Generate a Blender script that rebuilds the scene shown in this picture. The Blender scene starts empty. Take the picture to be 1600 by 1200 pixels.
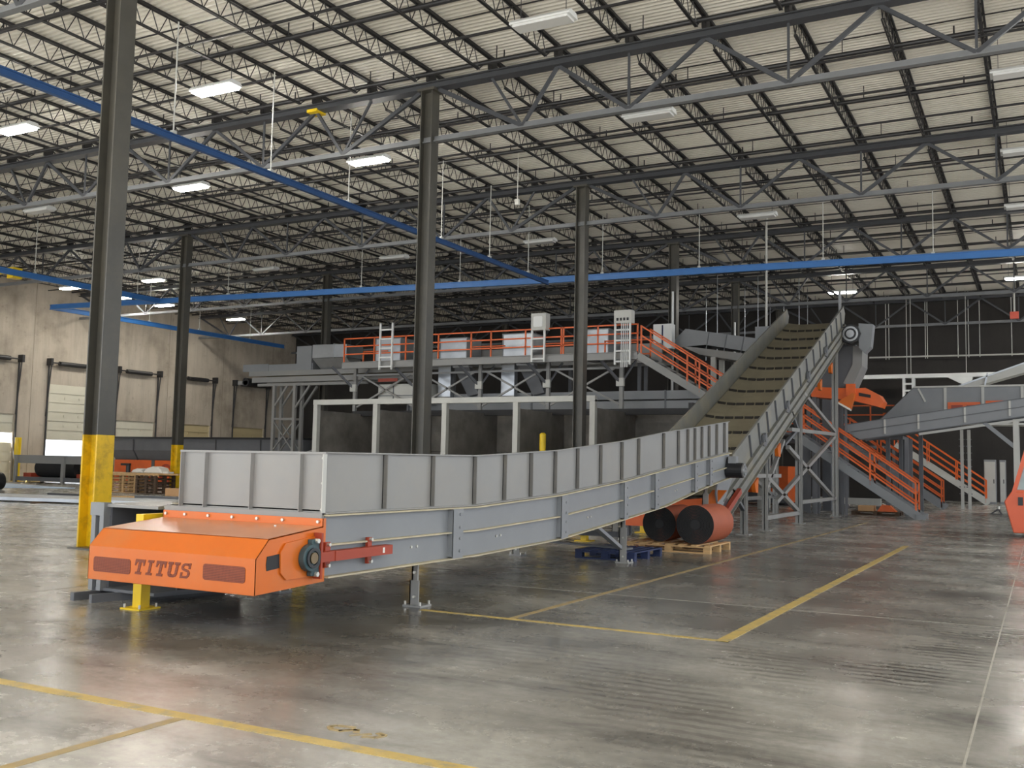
import bpy, math, random
from mathutils import Vector as V, Matrix
random.seed(7)
SC = bpy.context.scene
C = SC.collection

# ------------------------------------------------------------------ helpers
def lin(h):
    if isinstance(h, str):
        h = h.lstrip('#'); rgb = [int(h[i:i+2], 16)/255 for i in (0, 2, 4)]
    else:
        rgb = [c/255 for c in h]
    return [c/12.92 if c <= .04045 else ((c+.055)/1.055)**2.4 for c in rgb] + [1]

class MB:
    """collects faces, then links them as ONE mesh object"""
    def __init__(s): s.v = []; s.f = []
    def add(s, vs, fs):
        n = len(s.v); s.v += [tuple(v) for v in vs]; s.f += [tuple(i+n for i in f) for f in fs]; return s
    def box(s, x0, x1, y0, y1, z0, z1):
        x0, x1 = sorted((x0, x1)); y0, y1 = sorted((y0, y1)); z0, z1 = sorted((z0, z1))
        return s.add([(x0,y0,z0),(x1,y0,z0),(x1,y1,z0),(x0,y1,z0),(x0,y0,z1),(x1,y0,z1),(x1,y1,z1),(x0,y1,z1)],
              [(0,3,2,1),(4,5,6,7),(0,1,5,4),(1,2,6,5),(2,3,7,6),(3,0,4,7)])
    def bar(s, p, q, w, h=None, up=(0,0,1)):
        p, q = V(p), V(q); h = w if h is None else h
        d = (q-p).normalized(); u = V(up)
        if abs(d.dot(u)) > .99: u = V((0,1,0))
        a = d.cross(u).normalized(); b = a.cross(d)
        vs = []
        for o in (p, q):
            for i, j in ((-1,-1),(1,-1),(1,1),(-1,1)): vs.append(o + a*(i*w/2) + b*(j*h/2))
        return s.add(vs, [(0,1,2,3),(7,6,5,4),(0,4,5,1),(1,5,6,2),(2,6,7,3),(3,7,4,0)])
    def path(s, pts, w, h=None, up=(0,0,1)):
        for a, b in zip(pts, pts[1:]): s.bar(a, b, w, h, up)
        return s
    def tube(s, p, q, r, n=10, r2=None):
        p, q = V(p), V(q); r2 = r if r2 is None else r2
        d = (q-p).normalized(); u = V((0,0,1)) if abs(d.z) < .9 else V((0,1,0))
        a = d.cross(u).normalized(); b = a.cross(d); vs = []
        for o, rr in ((p, r), (q, r2)):
            for i in range(n):
                t = 2*math.pi*i/n; vs.append(o + a*(rr*math.cos(t)) + b*(rr*math.sin(t)))
        fs = [(i, (i+1) % n, n+(i+1) % n, n+i) for i in range(n)]
        return s.add(vs, fs + [tuple(range(n-1,-1,-1)), tuple(range(n, 2*n))])
    def ring(s, p, q, ro, ri, n=24):
        p, q = V(p), V(q); d = (q-p).normalized(); u = V((0,0,1)) if abs(d.z) < .9 else V((0,1,0))
        a = d.cross(u).normalized(); b = a.cross(d); vs = []
        for o in (p, q):
            for rr in (ro, ri):
                for i in range(n):
                    t = 2*math.pi*i/n; vs.append(o + a*(rr*math.cos(t)) + b*(rr*math.sin(t)))
        fs = []
        for i in range(n):
            j = (i+1) % n
            fs += [(i,j,2*n+j,2*n+i),(n+j,n+i,3*n+i,3*n+j),(j,i,n+i,n+j),(2*n+i,2*n+j,3*n+j,3*n+i)]
        return s.add(vs, fs)
    def prism(s, pts, vec):
        n = len(pts); vec = V(vec); vs = [V(p) for p in pts] + [V(p)+vec for p in pts]
        fs = [tuple(range(n-1,-1,-1)), tuple(range(n, 2*n))] + [(i,(i+1) % n,n+(i+1) % n,n+i) for i in range(n)]
        return s.add(vs, fs)
    def strip(s, A, B, vec):
        """a wall between polyline A and polyline B, thickened by vec"""
        for i in range(len(A)-1): s.prism([A[i], A[i+1], B[i+1], B[i]], vec)
        return s
    def build(s, name, mat, parent=None, smooth=False, bevel=0):
        me = bpy.data.meshes.new(name)
        off = V((0,0,0)); o = bpy.data.objects.new(name, me); C.objects.link(o)
        if parent is not None:
            o.parent = parent; off = wloc(parent)
        elif s.v:
            xs, ys, zs = zip(*s.v); off = V(((min(xs)+max(xs))/2, (min(ys)+max(ys))/2, min(zs))); o.location = off
        me.from_pydata([tuple(V(v)-off) for v in s.v], [], s.f); me.validate(); me.update()
        import bmesh
        bm = bmesh.new(); bm.from_mesh(me); bmesh.ops.recalc_face_normals(bm, faces=bm.faces); bm.to_mesh(me); bm.free()
        if smooth:
            for p in me.polygons: p.use_smooth = True
            md = o.modifiers.new('edges', 'EDGE_SPLIT'); md.split_angle = math.radians(40)
        if bevel:
            md = o.modifiers.new('bevel', 'BEVEL'); md.width = bevel; md.segments = 2; md.limit_method = 'ANGLE'
        me.materials.append(mat)
        return o
def wloc(o):
    p = V((0,0,0))
    while o is not None: p += o.location; o = o.parent
    return p
def tag(o, label=None, cat=None, group=None, kind=None):
    if label: o['label'] = label
    if cat: o['category'] = cat
    if group: o['group'] = group
    if kind: o['kind'] = kind
    return o
def thing(name, label, cat, loc=(0,0,0), group=None):
    o = bpy.data.objects.new(name, None); C.objects.link(o); o.location = loc; o.empty_display_size = .2
    return tag(o, label, cat, group)
def legs(parent, boxes, m, name='leg'):
    for b in boxes: MB().box(*b).build(name, m, parent)
def struct(name, mb, m, **k): return tag(mb.build(name, m, **k), kind='structure')
def dup(root, delta, label=None, group=None):
    def cp(o, parent):
        c = o.copy(); C.objects.link(c)
        if parent is not None: c.parent = parent
        for ch in list(o.children): cp(ch, c)
        return c
    r = cp(root, None); r.location = V(root.location) + V(delta)
    if label: r['label'] = label
    if group: r['group'] = group
    return r

# ------------------------------------------------------------------ materials
def nodes(m): m.use_nodes = True; return m.node_tree.nodes, m.node_tree.links
def mat(name, col, rough=.5, metal=0., var=.10, scale=2.5, bump=0., bscale=40, spec=.5, dirt=None, dirt_amt=.5, dscale=1.2, emit=0, stretch=None):
    m = bpy.data.materials.new(name); N, L = nodes(m); b = N['Principled BSDF']; c = lin(col)
    tc = N.new('ShaderNodeTexCoord'); src = tc.outputs['Object']
    if stretch:
        mp = N.new('ShaderNodeMapping'); mp.inputs['Scale'].default_value = stretch; L.new(src, mp.inputs[0]); src = mp.outputs[0]
    nz = N.new('ShaderNodeTexNoise'); nz.inputs['Scale'].default_value = scale; nz.inputs['Detail'].default_value = 6; nz.inputs['Roughness'].default_value = .6
    L.new(src, nz.inputs['Vector'])
    rp = N.new('ShaderNodeValToRGB'); rp.color_ramp.elements[0].position = .3; rp.color_ramp.elements[1].position = .7
    rp.color_ramp.elements[0].color = [x*(1-var) for x in c[:3]]+[1]; rp.color_ramp.elements[1].color = [min(1,x*(1+var)) for x in c[:3]]+[1]
    L.new(nz.outputs['Fac'], rp.inputs['Fac']); out = rp.outputs['Color']
    if dirt:
        n2 = N.new('ShaderNodeTexNoise'); n2.inputs['Scale'].default_value = dscale; n2.inputs['Detail'].default_value = 8; n2.inputs['Roughness'].default_value = .7
        L.new(src, n2.inputs['Vector'])
        r2 = N.new('ShaderNodeValToRGB'); r2.color_ramp.elements[0].position = .48; r2.color_ramp.elements[1].position = .7
        r2.color_ramp.elements[0].color = (0,0,0,1); r2.color_ramp.elements[1].color = (dirt_amt,)*3+(1,)
        L.new(n2.outputs['Fac'], r2.inputs['Fac'])
        mx = N.new('ShaderNodeMix'); mx.data_type = 'RGBA'; L.new(r2.outputs['Color'], mx.inputs['Factor']); L.new(out, mx.inputs['A']); mx.inputs['B'].default_value = lin(dirt); out = mx.outputs['Result']
    L.new(out, b.inputs['Base Color'])
    b.inputs['Roughness'].default_value = rough; b.inputs['Metallic'].default_value = metal; b.inputs['Specular IOR Level'].default_value = spec
    if bump:
        n3 = N.new('ShaderNodeTexNoise'); n3.inputs['Scale'].default_value = bscale; n3.inputs['Detail'].default_value = 4; L.new(src, n3.inputs['Vector'])
        bp = N.new('ShaderNodeBump'); bp.inputs['Strength'].default_value = bump; bp.inputs['Distance'].default_value = .02; L.new(n3.outputs['Fac'], bp.inputs['Height']); L.new(bp.outputs[0], b.inputs['Normal'])
    if emit:
        b.inputs['Emission Color'].default_value = c; b.inputs['Emission Strength'].default_value = emit
    return m

def math_(N, L, op, a, b=None, clamp=False):
    n = N.new('ShaderNodeMath'); n.operation = op; n.use_clamp = clamp
    for i, x in enumerate((a, b)):
        if x is None: continue
        if isinstance(x, (int, float)): n.inputs[i].default_value = x
        else: L.new(x, n.inputs[i])
    return n.outputs[0]
def noise_(N, L, vec, scale, detail=6, rough=.6):
    n = N.new('ShaderNodeTexNoise'); n.inputs['Scale'].default_value = scale; n.inputs['Detail'].default_value = detail; n.inputs['Roughness'].default_value = rough
    L.new(vec, n.inputs['Vector']); return n.outputs['Fac']
def ramp_(N, L, fac, stops):
    r = N.new('ShaderNodeValToRGB'); e = r.color_ramp.elements
    while len(e) < len(stops): e.new(.5)
    for i, (p, c) in enumerate(stops): e[i].position = p; e[i].color = (list(c)+[1])[:4] if not isinstance(c, (int, float)) else (c, c, c, 1)
    L.new(fac, r.inputs['Fac']); return r.outputs['Color']
def mix_(N, L, fac, a, b, mode='MIX'):
    m = N.new('ShaderNodeMix'); m.data_type = 'RGBA'; m.blend_type = mode
    for k, x in (('Factor', fac), ('A', a), ('B', b)):
        if isinstance(x, (int, float)): m.inputs[k].default_value = x
        elif isinstance(x, (list, tuple)): m.inputs[k].default_value = x
        else: L.new(x, m.inputs[k])
    return m.outputs['Result']

def floor_material():
    m = bpy.data.materials.new('stained_concrete_floor'); N, L = nodes(m); b = N['Principled BSDF']
    P = N.new('ShaderNodeTexCoord').outputs['Object']
    def ell(cx, cy, rx, ry, rot=0, soft=.5, wob=.55, ws=.9):
        mp = N.new('ShaderNodeMapping'); mp.vector_type = 'TEXTURE'; mp.inputs['Location'].default_value = (cx, cy, 0); mp.inputs['Scale'].default_value = (rx, ry, 1); mp.inputs['Rotation'].default_value = (0, 0, rot)
        L.new(P, mp.inputs[0]); ln = N.new('ShaderNodeVectorMath'); ln.operation = 'LENGTH'; L.new(mp.outputs[0], ln.inputs[0])
        nz = noise_(N, L, P, ws, 7, .7); d = math_(N, L, 'ADD', ln.outputs['Value'], math_(N, L, 'MULTIPLY', math_(N, L, 'SUBTRACT', nz, .5), wob*3))
        mr = N.new('ShaderNodeMapRange'); mr.interpolation_type = 'SMOOTHSTEP'; mr.inputs[1].default_value = 1-soft; mr.inputs[2].default_value = 1+soft; mr.inputs[3].default_value = 1; mr.inputs[4].default_value = 0
        L.new(d, mr.inputs[0]); return mr.outputs[0]
    n1 = noise_(N, L, P, .22, 9, .62)
    col = ramp_(N, L, n1, [(.3, lin((126,122,115))), (.5, lin((174,171,163))), (.72, lin((198,195,188)))])
    mp = N.new('ShaderNodeMapping'); mp.inputs['Scale'].default_value = (.55, 1.5, 1); mp.inputs['Rotation'].default_value = (0,0,.15); L.new(P, mp.inputs[0])
    n2 = noise_(N, L, mp.outputs[0], 1.1, 11, .72)
    col = mix_(N, L, 1., col, ramp_(N, L, n2, [(.34, .42), (.46, .80), (.56, .98), (.72, 1.1)]), 'MULTIPLY')
    n4 = noise_(N, L, P, 14, 6, .75)
    col = mix_(N, L, 1., col, ramp_(N, L, n4, [(.3, .80), (.6, 1.04)]), 'MULTIPLY')
    # traffic grime beside the machine, darker patch under the hood, brown oil areas, tyre scuffs
    col = mix_(N, L, math_(N, L, 'MULTIPLY', ell(-4.0, 13.6, 2.5, 5.8, 0, .6), .6), col, lin((66,63,58)))
    col = mix_(N, L, math_(N, L, 'MULTIPLY', ell(-6.8, 7.7, 2.6, 1.6, 0, .5), .55), col, lin((58,55,51)))
    col = mix_(N, L, math_(N, L, 'MULTIPLY', ell(-5.6, 5.75, 1.5, .42, -.1, .6, .8, 1.6), .6), col, lin((86,74,60)))
    col = mix_(N, L, math_(N, L, 'MULTIPLY', ell(-2.6, 5.6, 1.2, .9, .3, .7, .9, 1.4), .35), col, lin((98,90,78)))
    col = mix_(N, L, math_(N, L, 'MULTIPLY', ell(-1.6, 11.5, 1.1, 2.6, 0, .7, .8), .3), col, lin((112,98,90)))
    wv = N.new('ShaderNodeTexWave'); wv.wave_type = 'BANDS'; wv.bands_direction = 'Y'; wv.inputs['Scale'].default_value = 2.3; wv.inputs['Distortion'].default_value = 3.5; wv.inputs['Detail'].default_value = 3; wv.inputs['Detail Scale'].default_value = 1.6
    L.new(P, wv.inputs['Vector']); wb = ramp_(N, L, wv.outputs['Fac'], [(.45, 0.), (.75, 1.)])
    for (cx, cy, rx, ry, r, a) in ((-1.0, 7.75, .42, .45, .3, .75), (-.72, 8.9, .3, .6, .2, .6), (-1.9, 7.6, .3, .8, .5, .45), (-.6, 10.3, .5, .6, 0, .5), (-1.9, 5.6, .5, 1.2, .6, .3), (-3.1, 6.6, .6, 1.2, .9, .25)):
        f = math_(N, L, 'MULTIPLY', math_(N, L, 'MULTIPLY', ell(cx, cy, rx, ry, r, .5, .5, 2.5), a), wb); col = mix_(N, L, f, col, lin((62,57,50)))
    # curved pale wheel tracks
    w2 = N.new('ShaderNodeTexWave'); w2.wave_type = 'RINGS'; w2.rings_direction = 'Z'; w2.inputs['Scale'].default_value = .16; w2.inputs['Distortion'].default_value = 1.2; w2.inputs['Detail'].default_value = 5; w2.inputs['Detail Scale'].default_value = 1.2
    mp2 = N.new('ShaderNodeMapping'); mp2.inputs['Location'].default_value = (9, -2, 0); L.new(P, mp2.inputs[0]); L.new(mp2.outputs[0], w2.inputs['Vector'])
    col = mix_(N, L, 1., col, ramp_(N, L, w2.outputs['Fac'], [(.2, .86), (.8, 1.1)]), 'MULTIPLY')
    L.new(col, b.inputs['Base Color'])
    rg = ramp_(N, L, noise_(N, L, P, 1.3, 8, .7), [(.3, .13), (.7, .36)]); L.new(rg, b.inputs['Roughness'])
    bp = N.new('ShaderNodeBump'); bp.inputs['Strength'].default_value = .12; bp.inputs['Distance'].default_value = .01; L.new(noise_(N, L, P, 5, 8, .65), bp.inputs['Height']); L.new(bp.outputs[0], b.inputs['Normal'])
    return m
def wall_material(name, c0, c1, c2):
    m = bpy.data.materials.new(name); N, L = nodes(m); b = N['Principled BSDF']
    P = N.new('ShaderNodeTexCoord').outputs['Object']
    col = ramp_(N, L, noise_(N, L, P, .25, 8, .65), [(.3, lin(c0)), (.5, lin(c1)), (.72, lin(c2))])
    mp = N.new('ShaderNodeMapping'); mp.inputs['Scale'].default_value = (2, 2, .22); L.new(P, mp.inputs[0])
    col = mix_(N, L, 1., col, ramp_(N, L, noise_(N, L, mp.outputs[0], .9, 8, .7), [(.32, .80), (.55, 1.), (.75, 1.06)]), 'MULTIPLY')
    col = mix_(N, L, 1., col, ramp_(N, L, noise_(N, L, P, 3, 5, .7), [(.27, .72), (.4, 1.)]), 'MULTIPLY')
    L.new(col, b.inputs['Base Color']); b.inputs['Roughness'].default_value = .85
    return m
def paint_line_material():
    m = bpy.data.materials.new('worn_yellow_floor_paint'); N, L = nodes(m); b = N['Principled BSDF']
    P = N.new('ShaderNodeTexCoord').outputs['Object']
    col = ramp_(N, L, noise_(N, L, P, 5, 8, .75), [(.36, lin((150,142,118))), (.5, lin((194,168,98))), (.7, lin((206,180,110)))])
    L.new(col, b.inputs['Base Color']); b.inputs['Roughness'].default_value = .5; return m
def mesh_screen_material():
    m = bpy.data.materials.new('perforated_screen'); N, L = nodes(m); b = N['Principled BSDF']
    P = N.new('ShaderNodeTexCoord').outputs['Object']
    mp = N.new('ShaderNodeMapping'); mp.inputs['Rotation'].default_value = (0, .785, 0); L.new(P, mp.inputs[0])
    ck = N.new('ShaderNodeTexChecker'); ck.inputs['Scale'].default_value = 110; ck.inputs['Color1'].default_value = lin((150,74,44)); ck.inputs['Color2'].default_value = lin((96,44,30)); L.new(mp.outputs[0], ck.inputs['Vector'])
    L.new(ck.outputs['Color'], b.inputs['Base Color']); b.inputs['Roughness'].default_value = .6; return m
def glass_material():
    m = bpy.data.materials.new('cab_glass'); N, L = nodes(m); b = N['Principled BSDF']
    b.inputs['Base Color'].default_value = (.55,.68,.68,1); b.inputs['Alpha'].default_value = .45; b.inputs['Roughness'].default_value = .05; return m

FLOOR = floor_material()
WALL = wall_material('tilt_up_concrete', (138,128,114), (184,173,157), (198,188,172))
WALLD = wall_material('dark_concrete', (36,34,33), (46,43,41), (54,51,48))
DECK = mat('white_painted_steel_deck', (228,224,214), .4, 0, .05, .4, dirt=(198,192,178), dirt_amt=.5, dscale=.5)
STEEL = mat('dark_primer_steel', (66,66,68), .45, 0, .15, 3)
JOIST = mat('black_joist_paint', (44,43,44), .5, 0, .15, 3)
CHORD = mat('pale_girder_chord', (116,118,120), .4, 0, .1, 2)  # bottom chords in a lighter grey than the rest of the girder
GIRD = mat('grey_girder_paint', (68,70,74), .42, 0, .12, 2)
PIPE = mat('black_pipe', (40,40,42), .4, 0, .1, 3)
COL = mat('dark_column_paint', (74,72,66), .42, 0, .14, 1.5, dirt=(96,90,76), dirt_amt=.5, dscale=.8)
COLY = mat('yellow_column_paint', (226,184,20), .42, 0, .1, 3, dirt=(120,96,40), dirt_amt=.75, dscale=2.2)
YEL = mat('yellow_guard_paint', (232,196,28), .4, 0, .08, 3)
GREY = mat('grey_machine_paint', (140,140,138), .42, 0, .05, 1.3, dirt=(150,144,134), dirt_amt=.4, dscale=.8)
GREYB = mat('blue_grey_machine_paint', (132,135,138), .42, 0, .06, 1.5)
GREYD = mat('dark_grey_paint', (96,98,102), .45, 0, .08, 2)
DUSTY = mat('dusty_grey_paint', (122,122,117), .6, 0, .12, 2.5, dirt=(146,138,116), dirt_amt=.7, dscale=1.2)
LEDGE = mat('dust_covered_ledge', (190,180,152), .8, 0, .15, 3, dirt=(140,138,130), dirt_amt=.5)
LIGHTG = mat('light_grey_frame_paint', (190,190,184), .45, 0, .06, 2)
WHITE = mat('white_enamel', (222,224,222), .4, 0, .04, 2)
ORANGE = mat('orange_machine_paint', (208,104,26), .32, 0, .06, 2, dirt=(194,120,66), dirt_amt=.5, dscale=1.5)
OTOP = mat('pale_orange_top', (206,140,98), .3, 0, .08, 2.5, dirt=(196,158,128), dirt_amt=.6, dscale=1.5)  # paler orange than the other faces of the hood
ORAIL = mat('orange_rail_paint', (226,102,38), .42, 0, .08, 3)
OCAB = mat('orange_cab_paint', (228,104,66), .4, 0, .05, 2)
RED = mat('red_primer', (160,62,38), .45, 0, .1, 3)
GALV = mat('galvanised_sheet', (172,176,180), .3, .75, .12, 1.5)
BELT = mat('dusty_belt', (142,134,112), .85, 0, .12, .7, dirt=(112,106,90), dirt_amt=.6, dscale=.6)
RUBBER = mat('black_rubber', (26,26,27), .75, 0, .2, 8)
CLEAT = mat('cleat_rubber', (38,34,28), .8, 0, .2, 8)
BROWN = mat('red_brown_belt', (166,86,58), .6, 0, .1, 2)
WOOD = mat('pallet_wood', (196,160,112), .75, 0, .2, 5, stretch=(1,6,6))
WOODD = mat('weathered_wood', (84,66,50), .8, 0, .25, 5)
CARD = mat('cardboard', (198,156,112), .8, 0, .06, 3)
BLUEP = mat('blue_pallet_paint', (30,44,82), .6, 0, .25, 4)
BLUE_SHADED = mat('shaded_blue_rail_paint', (34,74,124), .45, 0, .08, 2)  # rail blue with the first rail's shade put into the colour
RIBM = mat('rib_grey_paint', (112,110,106), .5, 0, .1, 4, dirt=(128,122,108), dirt_amt=.5)
BLUE = mat('blue_rail_paint', (56,112,176), .38, 0, .08, 2)
BLACKSTEEL = mat('blackened_plate', (128,124,118), .6, 0, .25, 1.2, dirt=(90,84,78), dirt_amt=.5, dscale=1.0)
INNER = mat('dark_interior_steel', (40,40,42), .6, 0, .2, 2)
DOORP = mat('dock_door_enamel', (214,210,192), .55, 0, .04, 1)
DOORB = mat('beige_dock_door_enamel', (196,180,140), .55, 0, .05, 1)
BEAR = mat('dark_teal_casting', (52,74,78), .45, 0, .15, 8)
BRASS = mat('oily_shaft_steel', (120,104,80), .35, .6, .1, 8)
BOLT = mat('zinc_bolt', (200,198,190), .3, .6, .05, 8)
BLACKM = mat('black_motor_paint', (36,37,40), .4, 0, .15, 6)
SILVER = mat('silver_casting', (170,172,174), .3, .7, .1, 6)
LAMP = mat('lit_lamp_lens', (255,250,240), .4, 0, 0, 1, emit=140)
LENS = mat('unlit_lamp_lens', (214,214,212), .35, 0, .03, 1)
LINE = paint_line_material()
FADED = mat('faded_line_paint', (168,146,100), .55, 0, .12, 6, dirt=(140,134,122), dirt_amt=.9, dscale=5)
JOINT = mat('joint_filler', (176,172,162), .7, 0, .1, 3, dirt=(110,106,98), dirt_amt=.8, dscale=3)
SCREEN = mesh_screen_material()
GLASS = glass_material()
PLASTIC = mat('pale_blue_sheeting', (176,196,220), .45, 0, .06, 2)
TARP = mat('white_plastic', (226,224,216), .5, 0, .06, 3)

# ------------------------------------------------------------------ camera (eye height 1.45 m)
cam = bpy.data.cameras.new('camera'); co = bpy.data.objects.new('camera', cam); C.objects.link(co)
yaw, pitch, roll = math.radians(-28.178), math.radians(4.629), math.radians(1.173)
fw = V((math.sin(yaw)*math.cos(pitch), math.cos(yaw)*math.cos(pitch), math.sin(pitch)))
r0 = V((math.cos(yaw), -math.sin(yaw), 0)); u0 = r0.cross(fw)
rt = r0*math.cos(roll) + u0*math.sin(roll); up = u0*math.cos(roll) - r0*math.sin(roll)
mw = Matrix(((rt.x, up.x, -fw.x, 0), (rt.y, up.y, -fw.y, 0), (rt.z, up.z, -fw.z, 1.45), (0,0,0,1)))
co.matrix_world = mw
cam.sensor_width = 36; cam.lens = 1549.9/1600*36; cam.clip_end = 500
SC.camera = co

# ------------------------------------------------------------------ setting
XW, YW, ZD = -49.2, 57.45, 11.15        # left wall, back wall, underside of roof deck
struct('floor', MB().box(-75, 45, -45, 80, -.3, 0), FLOOR).location
o = bpy.data.objects['floor']
# keep the floor texture in world metres
dx = V(o.location); me = o.data
for v in me.vertices: v.co += dx
o.location = (0,0,0)
mb = MB(); y = -8.0; p = .1524
prof = []
while y < YW+.4:
    prof += [(y, ZD), (y+.055, ZD), (y+.075, ZD+.085), (y+p-.02, ZD+.085)]; y += p
vs = []; fs = []
for (yy, zz) in prof: vs += [(-49.6, yy, zz), (13, yy, zz)]
for i in range(len(prof)-1): fs.append((2*i, 2*i+1, 2*i+3, 2*i+2))
mb.add(vs, fs)
n = len(vs)
mb.box(-49.6, 13, -8, YW+.4, ZD+.1, ZD+.3)
struct('ceiling', mb, DECK)
doors = [(31.7, 34.7), (36.7, 39.7), (41.4, 44.35), (46.3, 49.1), (51.2, 54.3)]
mb = MB(); ys = 2.0
for a, b in doors:
    mb.box(XW-.25, XW, ys, a, 0, ZD); mb.box(XW-.25, XW, a, b, 3.62, ZD); ys = b
mb.box(XW-.25, XW, ys, YW, 0, ZD)
struct('wall_left', mb, WALL)
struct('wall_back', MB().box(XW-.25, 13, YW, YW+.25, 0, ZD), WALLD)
mb = MB()
for yj in (35.65, 40.5, 45.3, 50.1, 55.0, 30.6): mb.box(XW, XW+.01, yj-.015, yj+.015, 0, ZD)
struct('trim_1', mb, mat('panel_joint_sealant', (150,140,124), .8))

# dock doors with tracks and spring bars
for i, (a, b) in enumerate(doors):
    z0 = 2.3 if i == 1 else 0.0
    m = DOORB if i in (3, 4) else DOORP
    mb = MB(); z = z0; k = 0; top = z0 + 3.62 if i != 1 else 5.45
    x = XW + (.05 if i == 1 else -.08)
    while z < top-.05:
        z1 = min(z+.52, top)
        if not (i == 0 and 2.2 < z+.26 < 2.7): mb.box(x-.03, x+.02, a+.02, b-.02, z+.022, z1-.022); mb.box(x-.03, x-.01, a+.02, b-.02, z, z1)
        z = z1; k += 1
    if i in (1, 2, 3, 4):
        for zz in ([z0+.75, z0+1.3, z0+2.3] if i == 1 else [3.0]):
            for t in (.36, .68): mb.box(x+.02, x+.05, a+(b-a)*t-.05, a+(b-a)*t+.05, zz, zz+.12)
    d = struct('door_%d' % (i+1), mb, m)
    for s in (a-.08, b+.08):
        MB().bar((XW+.09, s, 0), (XW+.09, s, 6.75), .07, .07).bar((XW+.02, s, 3.6), (XW+.32, s, 6.75), .05, .05).build('door_track', STEEL, d)
    MB().tube((XW+.25, a-.1, 6.62), (XW+.25, b+.1, 6.62), .04).tube((XW+.25, a+.45, 6.6), (XW+.25, b-.6, 6.6), .13).box(XW, XW+.4, a-.18, a-.04, 6.45, 6.85).box(XW, XW+.4, b+.04, b+.18, 6.45, 6.85).build('spring_bar', JOIST, d)
# floor paint and slab joints
def strip(name, x0, x1, y0, y1, m, z=.002): return struct(name, MB().box(x0, x1, y0, y1, -.01, z), m)
strip('floor_marking', -7.8, .6, 4.14, 4.235, LINE, .003)
strip('floor_marking', -5.45, -2.36, 8.33, 8.40, LINE, .003)
strip('floor_marking', -2.47, -2.36, 8.33, 21.1, LINE, .004)
strip('floor_marking', -4.49, -4.42, 8.4, 30, FADED, .0025)
strip('floor_marking', -4.31, -4.24, 1.2, 4.14, FADED, .0025)
strip('trim_2', -.385, -.372, -5, 60, JOINT, .0015)
strip('trim_3', -12, 5, 10.62, 10.635, JOINT, .0015)
strip('trim_4', -20, 5, 20.0, 20.015, JOINT, .0015)
strip('trim_5', -9.47, -9.455, -5, 60, JOINT, .0015)
# worn stencil marks beside the near line
mk = MB()
def stroke(pts, w=.035):
    for (x0, y0), (x1, y1) in zip(pts, pts[1:]): mk.bar((x0, y0, 0), (x1, y1, 0), w, .006)
stroke([(-3.34,4.50),(-3.45,4.49),(-3.47,4.45),(-3.43,4.41),(-3.36,4.41)]); stroke([(-3.37,4.40),(-3.31,4.48),(-3.27,4.42)]); stroke([(-3.36,4.44),(-3.28,4.46)], .02)
stroke([(-3.27,4.36),(-3.19,4.45)], .025); stroke([(-3.2,4.38),(-3.13,4.40),(-3.11,4.46),(-3.17,4.48)])
struct('floor_marking', mk, FADED)

# ------------------------------------------------------------------ columns
CX = (-31.1, -13.2); CY = (10.8, 20.05, 29.3, 38.5, 47.75, 57.0)
def column(x, y, label, yel=1.58, conduit=False):
    r = thing('steel_column', label, 'column', (x, y, 0), 'roof columns')
    def sec(z0, z1, e=0):
        m = MB(); m.box(x-.17, x-.145-e*0, y-.16-e, y+.16+e, z0, z1); m.box(x+.145, x+.17+e, y-.16-e, y+.16+e, z0, z1); m.box(x-.145, x+.145, y-.012-e, y+.012+e, z0, z1); return m
    m = sec(0, 10.63); m.box(x-.25, x+.25, y-.22, y+.22, 10.57, 10.63); m.box(x-.26, x+.26, y-.26, y+.26, 0, .025); m.build('shaft', COL, r)
    m = MB(); e = .003
    m.box(x-.173, x-.142, y-.163, y+.163, .026, yel); m.box(x+.142, x+.173, y-.163, y+.163, .026, yel); m.box(x-.142, x+.142, y-.015, y+.015, .026, yel); m.build('painted_base', COLY, r)['label'] = 'yellow painted base'
    if conduit: MB().tube((x+.03, y-.2, 4.5), (x+.03, y-.2, 8.6), .05).build('conduit', WHITE, r)
    return r
column(-13.2, 10.8, 'nearest dark steel column with yellow base, behind the orange hood', 1.78)
column(-13.2, 20.05, 'tall dark column between the second and third bunker bays, behind the grey trough')
column(-13.2, 29.3, 'dark column right of the yellow bollard, in front of the bunkers')
column(-31.1, 29.3, 'dark column with yellow base behind the stack of pallets', 1.96)
column(-31.1, 38.5, 'dark column rising behind the left end of the walkway')
column(-13.2, 38.5, 'dark column with white conduit behind the top of the orange stair', conduit=True)
column(-13.2, 47.75, 'dark far column with white conduit left of the steep belt', conduit=True)
column(-31.1, 57.0, 'farthest dark column glimpsed behind the walkway, left part')
column(-13.2, 57.0, 'farthest dark column just behind the top of the steep belt')

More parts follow.
